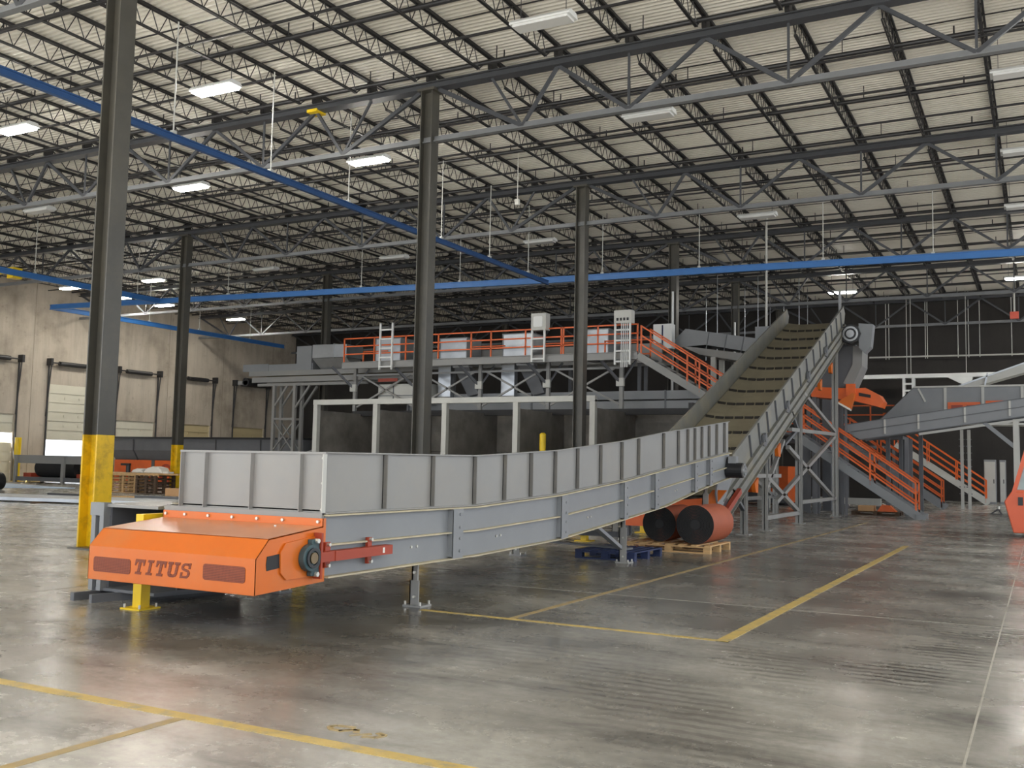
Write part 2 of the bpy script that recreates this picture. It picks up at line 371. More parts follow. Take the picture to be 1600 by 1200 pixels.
# ------------------------------------------------------------------ roof girders
def girder(x0, x1, y, label):
    r = thing('roof_girder', label, 'roof girder', (x0, y, 9.3)); S = x1-x0; js = [x0+S*k/10 for k in range(11)]
    zt, zb = 10.63, 9.36
    m = MB().box(x0, x1, y-.15, y+.15, zt, zt+.03).box(x0, x1, y-.03, y+.03, zt+.03, zt+.2).box(x0, x1, y-.1, y+.1, zt+.17, zt+.2)
    m.build('top_chord', GIRD, r)
    MB().box(x0, x1, y-.075, y+.075, zb-.06, zb-.03).box(x0, x1, y-.03, y+.03, zb-.03, zb+.08).build('bottom_chord', CHORD, r)
    b = [x0+S*.148, js[3], js[5], js[7], x0+S*.852]
    segs = [(js[0]+.2, b[0], .1), (js[1], b[0], .06), (js[2], b[0], .08), (js[2], b[1], .09), (js[3], b[1], .05), (js[4], b[1], .08), (js[4], b[2], .09), (js[5], b[2], .05), (js[6], b[2], .09), (js[6], b[3], .08), (js[7], b[3], .05), (js[8], b[3], .09), (js[8], b[4], .08), (js[9], b[4], .06), (js[10]-.2, b[4], .1)]
    for a, bb, w in segs: MB().bar((a, y, zt+.02), (bb, y, zb), w, w*.8, (0,1,0)).build('diagonal', GIRD, r)
    return r
spans = [(-49.2, -31.1), (-31.1, -13.2), (-13.2, 4.3)]
order = ['nearest', 'second', 'third', 'fourth', 'fifth', 'sixth']
part_ = ['left by the dock door wall', 'middle between the column rows', 'right over the conveyor']
for si, (a, b) in enumerate(spans):
    g = None
    for yi, yy in enumerate(CY):
        lab = 'grey roof girder, %s row back, %s' % (order[yi], part_[si])
        if g is None: g = girder(a, b, yy, lab); first = yy
        else:
            q = dup(g, (0, yy-first, 0), lab)
            if si == 1 and yi == 1: MB().box(-16.95, -16.62, 19.86, 20.24, 10.58, 10.66).build('yellow_clamp', YEL, q)
# ------------------------------------------------------------------ open-web joists
def joist(x, y0, length):
    r = thing('roof_joist', 'black open-web steel joist under the corrugated roof deck', 'roof joist', (x, y0, 10.6), 'roof joists')
    zt, zb = ZD-.035, 10.64
    MB().box(x-.055, x-.012, y0, y0+length, zt-.03, zt+.03).box(x+.012, x+.055, y0, y0+length, zt-.03, zt+.03).box(x-.05, x+.05, y0, y0+.14, 10.83, zt-.03).box(x-.05, x+.05, y0+length-.14, y0+length, 10.83, zt-.03).build('top_chord', JOIST, r)
    MB().box(x-.036, x-.009, y0+.65, y0+length-.65, zb-.02, zb+.02).box(x+.009, x+.036, y0+.65, y0+length-.65, zb-.02, zb+.02).build('bottom_chord', JOIST, r)
    m = MB(); nn = 17; st = (length-1.3)/nn
    m.bar((x, y0+.1, zt), (x, y0+.65, zb), .022); m.bar((x, y0+length-.1, zt), (x, y0+length-.65, zb), .022)
    for k in range(nn):
        ya = y0+.65+k*st; m.bar((x, ya, zb), (x, ya+st/2, zt), .016).bar((x, ya+st/2, zt), (x, ya+st, zb), .016)
    m.build('web', JOIST, r)
    return r
jx = [a+(b-a)*k/10 for (a, b) in spans for k in range(10)]
jx = [x for x in jx if -49 < x < 1.5]
bays = list(CY)
for i in range(5):
    j0 = None
    for x in jx:
        if j0 is None: j0 = joist(x, bays[i], bays[i+1]-bays[i]); x0 = x
        else: dup(j0, (x-x0, 0, 0))
j0 = None
for x in jx:
    if x < -34: continue
    if j0 is None: j0 = joist(x, 1.55, 9.25); x0 = x
    else: dup(j0, (x-x0, 0, 0))
# sprinkler pipes and bridging lines, both running across the joists
y = 13.35; p0 = None
while y < 56.5:
    if p0 is None:
        m = MB().tube((-49, y, 10.78), (4, y, 10.78), .055)
        for k in range(17): m.tube((-48+k*3.1, y, 10.8), (-48+k*3.1, y, 11.0), .018, 6)
        for k in range(15): m.bar((-47+k*3.6, y, 10.79), (-47+k*3.6, y, 11.14), .02, .02)
        p0 = m.build('sprinkler_pipe', PIPE); y00 = y
        tag(p0, 'black sprinkler pipe running across under the roof joists', 'pipe', 'sprinkler pipes')
    else: dup(p0, (0, y-y00, 0))
    y += 3.05
b0 = None
for i in range(5):
    for t in (.25, .5, .75):
        y = bays[i]+(bays[i+1]-bays[i])*t
        if b0 is None:
            b0 = MB().box(-49, 4.3, y-.02, y+.02, 10.6, 10.615).box(-49, 4.3, y-.02, y-.012, 10.615, 10.65).box(-49, 4.3, y-.02, y+.02, 11.06, 11.075).build('joist_bridging', JOIST); y00 = y
            tag(b0, 'thin black bridging angle tying the roof joists together', 'bridging', 'joist bridging')
        else: dup(b0, (0, y-y00, 0))
# ------------------------------------------------------------------ high-bay lamps
def lamp(x, y, label, lit, z=10.12):
    r = thing('high_bay_lamp', label, 'lamp', (x, y, z), 'high bay lamps')
    MB().prism([(x-.66,y-.2,z+.09),(x-.66,y+.2,z+.09),(x-.66,y+.13,z+.16),(x-.66,y-.13,z+.16)], (1.32,0,0)).box(x-.66, x+.66, y-.2, y+.2, z+.05, z+.09).build('housing', WHITE, r)
    MB().box(x-.6, x+.6, y-.17, y+.17, z, z+.05).build('lens', LAMP if lit else LENS, r)
    for q in (-.5, .5): MB().bar((x+q, y, z+.15), (x+q, y, ZD), .012).build('hanger', STEEL, r)
    return r
LIT = [(-17.15, 16.8, 'glowing lamp highest in view, right of the nearest column'), (-24.2, 16.65, 'glowing lamp at the left edge, above the door wall'), (-24.15, 22.8, 'glowing lamp just right of the nearest column, second in height'),
       (-17.15, 22.9, 'glowing lamp hanging left of the tall middle column'), (-44.7, 34.3, 'glowing lamp left of the nearest column, near the door wall'), (-38.7, 34.4, 'glowing lamp right of the nearest column, just above the blue rail'),
       (-44.4, 37.6, 'glowing lamp half hidden by the nearest column'), (-44.45, 40.4, 'glowing lamp left of the pallet column, below the blue rail'), (-44.5, 46.2, 'glowing lamp far back over the dark end of the door wall'),
       (-8.5, 49.9, 'glowing lamp above the top of the steep belt'), (-.7, 49.0, 'glowing lamp at the right edge of the view')]
DIM = [(-8.55, 16.95, 'unlit lamp nearest the camera, top middle'), (-8.5, 22.8, 'unlit lamp behind the second girder, over the long trough'), (-8.55, 33.7, 'unlit lamp above the blue rail, right of the column row'),
       (-17.25, 34.3, 'unlit lamp left of the third dark column'), (-24.4, 34.6, 'unlit lamp left of the tall middle column, far back'), (-31.5, 34.5, 'unlit lamp right of the pallet column top'), (-31.6, 22.8, 'unlit lamp left of the nearest column'),
       (-.2, 23.6, 'unlit lamp at the upper right edge'), (-.2, 29.6, 'second unlit lamp down the right edge'), (-.3, 35.8, 'third unlit lamp down the right edge')]
for x, y, l in LIT: lamp(x, y, l, True)
for x, y, l in DIM: lamp(x, y, l, False)
# ------------------------------------------------------------------ blue overhead crane rails on hanger rods
def rail(pts, label, rods, H=.2, W=.12, bm_=None):
    r = thing('overhead_rail', label, 'rail', pts[0])
    m = MB()
    for a, b in zip(pts, pts[1:]):
        m.bar(a, b, W, .03); m.bar((a[0],a[1],a[2]+H/2), (b[0],b[1],b[2]+H/2), .05, H); m.bar((a[0],a[1],a[2]+H), (b[0],b[1],b[2]+H), W, .03)
    m.build('track', bm_ or BLUE, r)
    for (x, y, z) in rods: MB().tube((x, y, z+H), (x, y, 10.7), .016, 6).box(x-.05, x+.05, y-.05, y+.05, z+H, z+H+.08).build('hanger_rod', LIGHTG, r)
rail([(-16.05, 9.5, 8.12), (-16.05, 32.6, 8.12)], 'blue rail running away from the upper left to the long cross rail', [(-16.05, yy, 8.12) for yy in (14.6, 17.6, 20.6, 25.2, 28.2, 31.0)], .12, .1, BLUE_SHADED)
P2 = [(-41.1,30.6,8.3), (-29.5,31.8,8.3), (-16.5,33.2,8.3), (-8.2,33.8,8.3), (2.0,34.7,8.3)]
rail(P2, 'long bright blue rail crossing the whole hall above the walkway', [(-36,31.13,8.3), (-31,31.65,8.3), (-24.4,32.35,8.3), (-20,32.83,8.3), (-14.2,33.38,8.3), (-10.6,33.63,8.3), (-6.4,33.96,8.3), (-3,34.26,8.3)])
rail([(-41.2, 30.6, 8.3), (-41.2, 47, 8.3)], 'blue rail running back along the door wall from the sharp corner', [(-41.2, yy, 8.3) for yy in (33, 36.5, 40, 44)])
rail([(-34.7, 21.5, 8.3), (-34.7, 31.2, 8.3)], 'short blue rail at the left edge, ending at the long cross rail', [(-34.7, yy, 8.3) for yy in (25, 29)])
m = thing('crane_trolley', 'yellow trolley bar under the blue rail at the left edge', 'trolley', (-36, 24, 8.2))
MB().bar((-38.5, 24.3, 8.5), (-34.9, 24.3, 8.5), .1, .12).build('bar', YEL, m); MB().box(-35.1, -34.75, 24.1, 24.5, 8.2, 8.62).build('carriage', YEL, m)
tag(MB().tube((-14.14, 26.5, 9.6), (-14.14, 26.5, 11.1), .014, 6).box(-14.2, -14.08, 26.44, 26.56, 9.42, 9.6).build('cord_drop', TARP), 'pale drop cord with a socket box hanging between two columns', 'cord')

# ================================================================== infeed conveyor (long low trough with orange hood)
XN, XF = -5.58, -7.48           # near and far side planes
Yk = [6.97, 9.6, 11.7, 13.98, 15.82, 17.66, 19.75]
ZT = [1.52, 1.537, 1.641, 1.83, 2.03, 2.20, 2.40]     # top of side wall
ZW = [.982, .982, 1.07, 1.24, 1.42, 1.59, 1.78]       # foot of side wall
ZM = [.712, .715, .785, .955, 1.125, 1.30, 1.50]      # middle ledge
ZB = [.435, .442, .495, .665, .81, 1.05, 1.28]        # underside
ZTF = [1.52, 1.525] + [z+.13 for z in ZW[2:]]   # the far wall drops to a low skirt
def at(A, y):
    for i in range(len(Yk)-1):
        if y <= Yk[i+1]: t = (y-Yk[i])/(Yk[i+1]-Yk[i]); return A[i]+(A[i+1]-A[i])*t
    return A[-1]
def pl(A, x, dz=0): return [(x, y, z+dz) for y, z in zip(Yk, A)]
inf = thing('infeed_conveyor', 'long grey trough conveyor with the orange hood at its low end', 'conveyor', (-6.53, 12, 0))
for x, s in ((XN, 1), (XF, -1)):
    MB().strip(pl(ZB, x), pl(ZW, x), (-.02*s, 0, 0)).build('side_frame', GREYB, inf)
    m = MB()
    for A, dz, w in ((ZB, 0, .07), (ZM, 0, .055), (ZW, -.012, .06)):
        m.path([(x+s*w/2, y, z+dz) for y, z in zip(Yk, A)], w, .014)
    m.build('ledge', LEDGE, inf)
    xw = x if s > 0 else -7.34
    MB().strip(pl(ZW, xw-.02*s), pl(ZT if s > 0 else ZTF, xw-.02*s), (-.012*s, 0, 0)).path([(xw-.01*s, y, z) for y, z in zip(Yk, (ZT if s > 0 else ZTF))], .05, .012).path([(x, y, z+.006) for y, z in zip(Yk, ZW)], .05, .012).build('side_wall', GREY, inf)
for y in (7.87, 8.72, 9.58, 10.28, 10.96, 11.65, 12.35, 13.15, 13.96, 14.66, 15.82, 16.58, 17.1, 17.51, 17.93, 18.38, 18.88, 19.41):
    for x, s in ((XN, 1), (-7.34, -1)):
        m = MB().box(x-.02*s, x+.03*s, y-.008, y+.004, at(ZW, y)+.02, at(ZT if s > 0 else ZTF, y)-.01).box(x-.02*s, x-.012*s, y-.008, y+.05, at(ZW, y)+.02, at(ZT if s > 0 else ZTF, y)-.01)
        if s > 0 and (y in (9.58, 11.65, 13.96) or y > 15):
            for t in (.08, .5, .9): m.tube((x-.012, y+.028, at(ZW, y)+.53*t), (x+.006, y+.028, at(ZW, y)+.53*t), .011, 8)
        m.build('rib', RIBM, inf)
for y, w in ((9.14, .2), (11.82, .2), (13.99, .17), (15.34, .2), (17.4, .17), (18.3, .17)):
    for x, s in ((XN, 1), (XF, -1)):
        sl = (at(ZB, y+.1)-at(ZB, y-.1))/.2
        m = MB().prism([(x+s*.062, y-w/2, at(ZB, y)-sl*w/2+.005), (x+s*.062, y+w/2, at(ZB, y)+sl*w/2+.005), (x+s*.062, y+w/2, at(ZW, y)+sl*w/2-.02), (x+s*.062, y-w/2, at(ZW, y)-sl*w/2-.02)], (s*.012, 0, 0))
        m.box(x, x+s*.07, y-w/2, y-w/2+.012, at(ZB, y)+.02, at(ZW, y)-.03)
        if s > 0:
            for t in (.15, .4, .62, .88): m.tube((x+.07, y+.03, at(ZB, y)+.53*t), (x+.086, y+.03, at(ZB, y)+.53*t), .016, 8)
        m.build('joint_plate', GREYB, inf)
m = MB()
for y in (8.35, 8.45, 10.1, 10.2, 12.7, 12.8, 16.4, 16.5): m.tube((XN, y, at(ZB, y)+.17), (XN+.012, y, at(ZB, y)+.17), .014, 8)
m.build('bolt', BOLT, inf)
# end wall with ribs and posts
MB().box(-7.33, XN, 6.97, 6.985, .98, 1.515).box(-7.34, XN+.01, 6.955, 6.99, 1.505, 1.525).box(XF, XN, 6.945, 6.985, .975, .99).build('end_wall', GREY, inf)
for x in (-7.31, -7.0, -6.43, -5.85, -5.59):
    m = MB().box(x-.02, x+.02, 6.962, 6.972, .99, 1.505).box(x+.014, x+.022, 6.92, 6.972, .99, 1.505)
    for z in (1.02, 1.25, 1.47): m.tube((x-.01, 6.962, z), (x-.01, 6.948, z), .01, 8)
    m.build('rib', GREY if x < -5.7 else LIGHTG, inf)
MB().box(XF-.02, XN, 6.94, 6.975, .86, .985).build('end_flange', GREY, inf)
# orange hood
prof = [(6.10,.366), (6.10,.655), (6.24,.80), (6.925,.872), (6.925,.945), (6.965,.945), (6.965,.40)]
hx0, hx1 = -7.50, -5.55
hood = MB()
hood.strip([(hx0, y, z) for y, z in prof[:5]], [(hx1, y, z) for y, z in prof[:5]], (0, .004, -.004))
hood.prism([(hx1, y, z) for y, z in prof], (-.006, 0, 0)).prism([(hx0, y, z) for y, z in prof], (.006, 0, 0))
hood = hood.build('hood', ORANGE, inf)
MB().prism([(hx0+.01, 6.245, .8055), (hx0+.01, 6.922, .8755), (hx0+.01, 6.922, .8775), (hx0+.01, 6.245, .8075)], (hx1-hx0-.02, 0, 0)).build('top_plate', OTOP, hood)['label'] = 'pale orange top'
m = MB()
for x in (-7.45, -7.2, -6.9, -6.6, -6.3, -6.0, -5.6): m.tube((x, 6.93, .915), (x, 6.905, .915), .014, 8)
for x in (-5.98,): m.tube((x, 6.8, .862), (x, 6.8, .875), .012, 8)
m.build('bolt', BOLT, hood)
def rrect(x0, x1, z0, z1, r=.025, y=6.0995, n=4):
    pts = []
    for cx, cz, a0 in ((x1-r, z1-r, 0), (x0+r, z1-r, 90), (x0+r, z0+r, 180), (x1-r, z0+r, 270)):
        for k in range(n+1): a = math.radians(a0+90*k/n); pts.append((cx+r*math.cos(a), y, cz+r*math.sin(a)))
    return pts
MB().prism(rrect(-7.43, -6.965, .435, .565), (0, -.003, 0)).build('grille', SCREEN, hood)
MB().prism(rrect(-6.115, -5.655, .455, .585), (0, -.003, 0)).build('grille', SCREEN, hood)
# lettering T I T U S, slanted slab letters cut from the same screen
LET = {
 'T': [[(0,.80),(1,.80),(1,1),(0,1)], [(0,.58),(.13,.58),(.2,.80),(0,.80)], [(.87,.58),(1,.58),(1,.80),(.8,.80)], [(.37,.15),(.63,.15),(.63,.80),(.37,.80)], [(.2,0),(.8,0),(.8,.17),(.2,.17)]],
 'I': [[(.35,.15),(.65,.15),(.65,.85),(.35,.85)], [(.15,0),(.85,0),(.85,.17),(.15,.17)], [(.15,.83),(.85,.83),(.85,1),(.15,1)]],
 'U': [[(.10,.25),(.36,.25),(.36,.85),(.10,.85)], [(0,.83),(.46,.83),(.46,1),(0,1)], [(.70,.25),(.92,.25),(.92,.85),(.70,.85)], [(.58,.83),(1.02,.83),(1.02,1),(.58,1)], [(.10,.25),(.18,.08),(.36,0),(.5,.18),(.36,.25)], [(.36,0),(.66,0),(.62,.18),(.42,.18)], [(.66,0),(.86,.09),(.92,.25),(.70,.25),(.58,.18)]],
 'S': [[(.08,0),(.26,0),(.26,.38),(.08,.38)], [(.26,.02),(.78,.02),(.92,.16),(.74,.22),(.62,.16),(.26,.16)], [(.92,.16),(.97,.32),(.9,.46),(.70,.40),(.74,.3),(.72,.22)], [(.9,.46),(.76,.55),(.3,.66),(.22,.52),(.66,.42),(.70,.40)], [(.22,.52),(.3,.66),(.28,.76),(.06,.74),(.08,.62)], [(.06,.74),(.28,.76),(.36,.83),(.3,.98),(.14,.9)], [(.36,.83),(.66,.83),(.70,.98),(.3,.98)], [(.74,.64),(.92,.64),(.92,1),(.74,1)], [(.62,.84),(.76,.76),(.76,.9),(.66,.98)]],
}
m = MB(); x = -6.915
for ch, w in (('T', .118), ('I', .10), ('T', .118), ('U', .135), ('S', .12)):
    for q in LET[ch]: m.prism([(x+u*w+(v-.5)*.032, 6.0995, .445+.005*(x+6.9)+v*.128) for u, v in q], (0, -.0035, 0))
    x += w+.018
tag(m.build('lettering', SCREEN, hood), 'dark red TITUS lettering on the orange hood')
MB().prism([(hx1+.001, y, z) for y, z in ((6.225,.55), (6.215,.60), (6.225,.665), (6.40,.68), (6.40,.565))], (.003, 0, 0)).build('slot', INNER, hood)
MB().prism([(hx1+.004, y, z) for y, z in ((6.38,.52), (6.37,.69), (6.43,.76), (6.80,.80), (6.80,.46), (6.45,.46))], (.014, 0, 0)).build('cover_plate', ORANGE, hood)
br = MB().tube((hx1+.02, 6.70, .625), (hx1+.085, 6.70, .625), .115, 28).box(hx1+.02, hx1+.075, 6.70, 6.80, .47, .78).build('bearing', BEAR, inf, bevel=.008)
MB().ring((hx1+.085, 6.70, .625), (hx1+.10, 6.70, .625), .085, .06).build('bearing_ring', BLACKM, br)
MB().tube((hx1+.02, 6.70, .625), (hx1+.105, 6.70, .625), .047, 20).build('shaft', BRASS, br)
m = MB()
for z in (.485, .765): m.tube((hx1+.06, 6.755, z), (hx1+.10, 6.755, z), .022, 6)
m.build('bolt', BOLT, br)
m = MB().bar((hx1+.05, 6.80, .62), (hx1+.05, 7.02, .622), .07, .085).bar((hx1+.05, 7.0, .622), (hx1+.05, 7.86, .625), .085, .085).box(hx1+.01, hx1+.09, 6.80, 6.825, .44, .83).box(hx1+.0, hx1+.03, 6.93, 7.0, .52, .74).box(hx1, hx1+.03, 7.55, 7.61, .51, .75)
arm = m.build('tensioner_arm', RED, inf)
MB().box(hx1+.092, hx1+.0945, 7.70, 7.73, .60, .65).build('label', TARP, arm)
m = MB()
for y, z in ((6.96,.54), (6.96,.72), (7.58,.53), (7.58,.73)): m.tube((hx1+.03, y, z), (hx1+.06, y, z), .016, 8)
m.build('bolt', BOLT, arm)
# belt in the trough
MB().strip([(XN-.05, y, z+.02) for y, z in zip(Yk, ZW)], [(XF+.05, y, z+.02) for y, z in zip(Yk, ZW)], (0, 0, .012)).build('belt', BELT, inf)
MB().strip([(XN-.05, y, z+.06) for y, z in zip(Yk, ZB)], [(XF+.05, y, z+.06) for y, z in zip(Yk, ZB)], (0, 0, .012)).build('return_belt', BELT, inf)
MB().tube((XN+.02, 19.7, 1.5), (XF-.02, 19.7, 1.5), .2, 24).build('head_pulley', BLACKM, inf)
# legs
def leg(x, y, ztop, s=1, brace=0):
    m = MB().box(x-.06, x-.045, y-.055, y+.055, .02, min(.30, ztop*.6)).box(x-.06, x+.05, y-.055, y-.04, .02, min(.30, ztop*.6)) if ztop < .6 else MB().box(x-.06, x-.045, y-.07, y+.07, .02, ztop-.15).box(x-.06, x+.06, y-.07, y-.055, .02, ztop-.15)
    m.box(x-.04, x-.02, y-.05, y+.05, min(.26, ztop*.5), ztop+.12); m.box(x-.04, x+.03, y-.05, y-.035, min(.26, ztop*.5), ztop-.005)
    l = m.build('leg', GREY, inf)
    MB().box(x-.11, x+.11, y-.1, y+.1, 0, .02).build('base_plate', GREY, l)
    m = MB()
    for dx_, dy_ in ((-.09,-.08), (.09,-.08), (.09,.08), (-.09,.08)): m.tube((x+dx_, y+dy_, .02), (x+dx_, y+dy_, .055), .013, 6)
    for z in (.10, min(.30, ztop*.6)+.08): m.tube((x+.005, y-.055, z), (x+.005, y-.08, z), .015, 6)
    m.build('bolt', BOLT, l)
    if brace: MB().bar((x-.05, y-.05, .22), (x-.05, y-1.0, at(ZB, y-1)-.02), .09, .05).build('brace', GREYB, l)
for y, b in ((8.55, 0), (14.2, 1), (18.35, 0)):
    leg(-5.62, y, at(ZB, y), brace=b); leg(-7.44, y, at(ZB, y), brace=0)
MB().bar((-7.44, 14.2, .42), (-5.62, 14.2, .42), .05, .08).build('cross_tie', GREYD, inf)
MB().bar((-7.44, 18.35, .6), (-5.62, 18.35, .6), .05, .08).build('cross_tie', GREYD, inf)
mo = MB().tube((XN+.02, 19.55, 1.42), (XN+.34, 19.55, 1.42), .15, 20).build('drive_motor', BLACKM, inf)
MB().tube((XN+.34, 19.55, 1.42), (XN+.37, 19.55, 1.42), .14, 20).ring((XN+.37, 19.55, 1.42), (XN+.39, 19.55, 1.42), .1, .05).build('fan_cover', SILVER, mo)
MB().box(XN+.05, XN+.2, 19.5, 19.7, 1.55, 1.7).build('terminal_box', SILVER, mo)

# ================================================================== steep incline conveyor
th = math.atan(.387); XR, XL = -5.86, -7.76
def zt(y): return 3.33+.387*(y-25.08)
Y0, Y1 = 20.6, 34.6
inc = thing('incline_conveyor', 'steep belt conveyor climbing to the roof behind the long trough', 'conveyor', (-6.8, 27, 0))
for x, s in ((XR, 1), (XL, -1)):
    yb = Y0+.35 if s > 0 else Y0
    MB().prism([(x, Y0, zt(Y0)-.66), (x, Y0+.45, zt(Y0+.45)), (x, Y1, zt(Y1)), (x, Y1+.3, zt(Y1)-.2), (x, Y1+.1, zt(Y1)-.62)], (-.015*s, 0, 0)).bar((x, Y0+.45, zt(Y0+.45)), (x, Y1, zt(Y1)), .05, .014).build('side_wall', DUSTY, inc)
    MB().prism([(x+.005*s, Y0-.5, zt(Y0-.5)-.62), (x+.005*s, Y1, zt(Y1)-.62), (x+.005*s, Y1, zt(Y1)-1.12), (x+.005*s, Y0-.5, zt(Y0-.5)-1.16)], (.015*s, 0, 0)).build('side_frame', DUSTY, inc)
    m = MB()
    for dz in (-.62, -.86, -1.14): m.bar((x+.04*s, Y0-.5, zt(Y0-.5)+dz), (x+.04*s, Y1, zt(Y1)+dz), .08, .014)
    m.build('ledge', DUSTY, inc)
for y in (22.3, 23.1, 23.9, 24.75, 25.65, 26.6, 27.55, 28.45, 29.4, 30.35, 31.3, 32.2, 33.1, 33.9):
    for x, s in ((XR, 1), (XL, -1)):
        MB().bar((x+.02*s, y, zt(y)-.04), (x+.02*s, y+.2, zt(y+.2)-.6), .05, .03, (0,1,0)).build('rib', GREYD, inc)
for y in (23.6, 26.0, 28.6, 31.2): MB().tube((XR+.03, y, zt(y)-.55), (XR+.09, y, zt(y)-.55), .11, 14).box(XR+.02, XR+.07, y-.16, y+.16, zt(y)-.75, zt(y)-.5).build('idler_bearing', GREYD, inc)
def zb(y, x):
    t = abs(x-(XL+XR)/2)/((XR-XL)/2); return zt(y)-.60+.07*max(0, t-.55)/.45
xs_ = [XL+.03+(XR-XL-.06)*k/12 for k in range(13)]
m = MB()
for a, b in zip(xs_, xs_[1:]): m.prism([(a, Y0-.3, zb(Y0-.3, a)), (b, Y0-.3, zb(Y0-.3, b)), (b, Y1+.1, zb(Y1+.1, b)), (a, Y1+.1, zb(Y1+.1, a))], (0, 0, .02))
m.build('belt', BELT, inc)
MB().prism([(XL+.05, Y0-.3, zt(Y0-.3)-1.05), (XR-.05, Y0-.3, zt(Y0-.3)-1.05), (XR-.05, Y1, zt(Y1)-1.05), (XL+.05, Y1, zt(Y1)-1.05)], (0, 0, .02)).build('return_belt', BELT, inc)
for i in range(12):
    y = 21.75+1.083*i
    m = MB()
    for k in range(7):
        a = XL+.07+k*.254; b = a+.205
        m.prism([(a, y, zb(y, a)+.02), (b, y, zb(y, b)+.02), (b, y+.02, zb(y, b)+.09), (a, y+.02, zb(y, a)+.09)], (0, .07, 0))
    m.build('cleat_row', CLEAT, inc)
MB().tube((XL, Y1, zt(Y1)-.85), (XR+.06, Y1, zt(Y1)-.85), .25, 22).build('head_pulley', BLACKM, inc)
MB().tube((XL, Y0-.3, zt(Y0-.3)-.84), (XR+.06, Y0-.3, zt(Y0-.3)-.84), .22, 22).build('tail_pulley', BLACKM, inc)
# tail guard and red screw tensioner
MB().prism([(XR+.03, 19.6, .95), (XR+.03, 19.75, 1.28), (XR+.03, 20.6, 1.6), (XR+.03, 20.9, 1.35), (XR+.03, 20.0, .62), (XR+.03, 19.75, .66)], (.03, 0, 0)).build('tail_guard', GREYB, inc)
m = MB().bar((XR+.10, 19.8, .42), (XR+.10, 21.2, .98), .09, .12).bar((XR+.10, 19.55, .33), (XR+.10, 19.85, .44), .05, .05); ar = m.build('tensioner_arm', RED, inc)
MB().box(XR+.05, XR+.17, 19.5, 19.62, .27, .42).build('bearing', BLACKM, ar)
MB().box(XR-.02, XR+.02, 20.1, 20.5, 1.2, 1.95).build('end_post', GREY, inc)
for y in (22.4, 24.6, 29.9, 31.6):
    MB().prism([(XR+.03, y, zt(y)-1.16), (XR+.03, y+.34, zt(y+.34)-1.16), (XR+.03, y+.30, zt(y)-1.38), (XR+.03, y+.1, zt(y)-1.36)], (.09, 0, 0)).build('idler_guard', ORANGE, inc)
# support frames
def frame(y, ztop, x0=XL-.02, x1=XR-.02, w=.14):
    for x in (x0, x1):
        l = MB().box(x-w/2, x+w/2, y-w/2, y-w/2+.02, 0.02, ztop).box(x-w/2, x+w/2, y+w/2-.02, y+w/2, .02, ztop).box(x-.01, x+.01, y-w/2, y+w/2, .02, ztop).build('leg', GREY, inc)
        MB().box(x-.15, x+.15, y-.15, y+.15, 0, .025).build('base_plate', GREY, l)
frame(22.0, zt(22.0)-1.15); frame(23.9, zt(23.9)-1.15, w=.12); frame(27.65, zt(27.65)-1.15, w=.17); frame(33.05, zt(33.05)-1.15, w=.17)
for x in (XR-.02, XL-.02):
    MB().bar((x, 21.95, .55), (x, 20.9, 1.05), .08, .06).build('brace', GREYD, inc)
    m = MB().bar((x, 23.9, .30), (x, 27.65, .30), .1).bar((x, 27.65, .58), (x, 33.05, .58), .1).bar((x, 26.6, 2.52), (x, 33.05, 2.62), .1).bar((x, 22.9, 1.3), (x, 25.4, 1.3), .09)
    m.build('tie_beam', GREY, inc)
    m = MB().bar((x, 24.1, 1.25), (x, 27.5, .35), .1).bar((x, 25.0, .65), (x, 32.9, 2.55), .1).bar((x, 26.3, 2.05), (x, 32.6, .62), .1).bar((x, 28.2, 3.6), (x, 33.0, 2.7), .1).bar((x, 24.0, 1.0), (x, 25.8, 2.2), .09)
    m.build('brace', GREY, inc)
    MB().bar((x, 27.6, 2.5), (x, 26.6, 3.05), .08).bar((x, 25.9, 2.1), (x, 27.6, 2.6), .09, .07).build('strut', GREYD, inc)
# drive at the top
dm = MB().tube((XR+.30, 34.1, 6.0), (XR+.30, 34.7, 6.0), .33, 8).box(XR+.03, XR+.2, 34.2, 34.6, 5.8, 6.2).build('drive_motor', BLACKM, inc)
MB().tube((XR+.30, 34.1, 6.0), (XR+.30, 34.04, 6.0), .13, 14).ring((XR+.30, 34.1, 6.0), (XR+.30, 34.07, 6.0), .25, .19).build('fan_cover', SILVER, dm)
MB().prism([(XR+.55, 34.2, 6.35), (XR+1.0, 34.2, 6.30), (XR+.92, 34.2, 5.55), (XR+.72, 34.2, 5.35), (XR+.55, 34.2, 5.55)], (0, .5, 0)).build('motor_guard', GREYB, inc)
MB().bar((XR-.1, 34.5, zt(34.5)-.3), (XR-.1, 34.5, 7.5), .08).build('sensor_post', GREYB, inc)
# discharge chute at the head
ch = thing('discharge_chute', 'dark grey sheet chute hanging under the top of the steep belt', 'chute', (-6.2, 35.2, 3.6))
MB().prism([(-7.5,34.9,5.6), (-5.55,34.9,5.75), (-5.62,34.9,4.95), (-5.9,34.9,4.28), (-7.2,34.9,4.28)], (0, 1.2, 0)).build('body', GREYD, ch)
MB().prism([(-5.60,34.85,5.72), (-5.30,34.85,5.6), (-5.32,34.85,5.0), (-5.62,34.85,4.3), (-5.93,34.85,4.42), (-5.62,34.85,5.05)], (0, 1.2, 0)).build('side_panel', GREY, ch)
legs(ch, [(-7.2, -7.08, 35.1, 35.22, 0, 4.4), (-6.3, -6.18, 36.0, 36.12, 0, 4.4), (-7.2, -7.08, 36.0, 36.12, 0, 4.4)], GREYD)
tr = thing('vibrating_feeder', 'orange slotted feeder tray below the grey discharge chute', 'feeder', (-5.2, 34.5, 3.5))
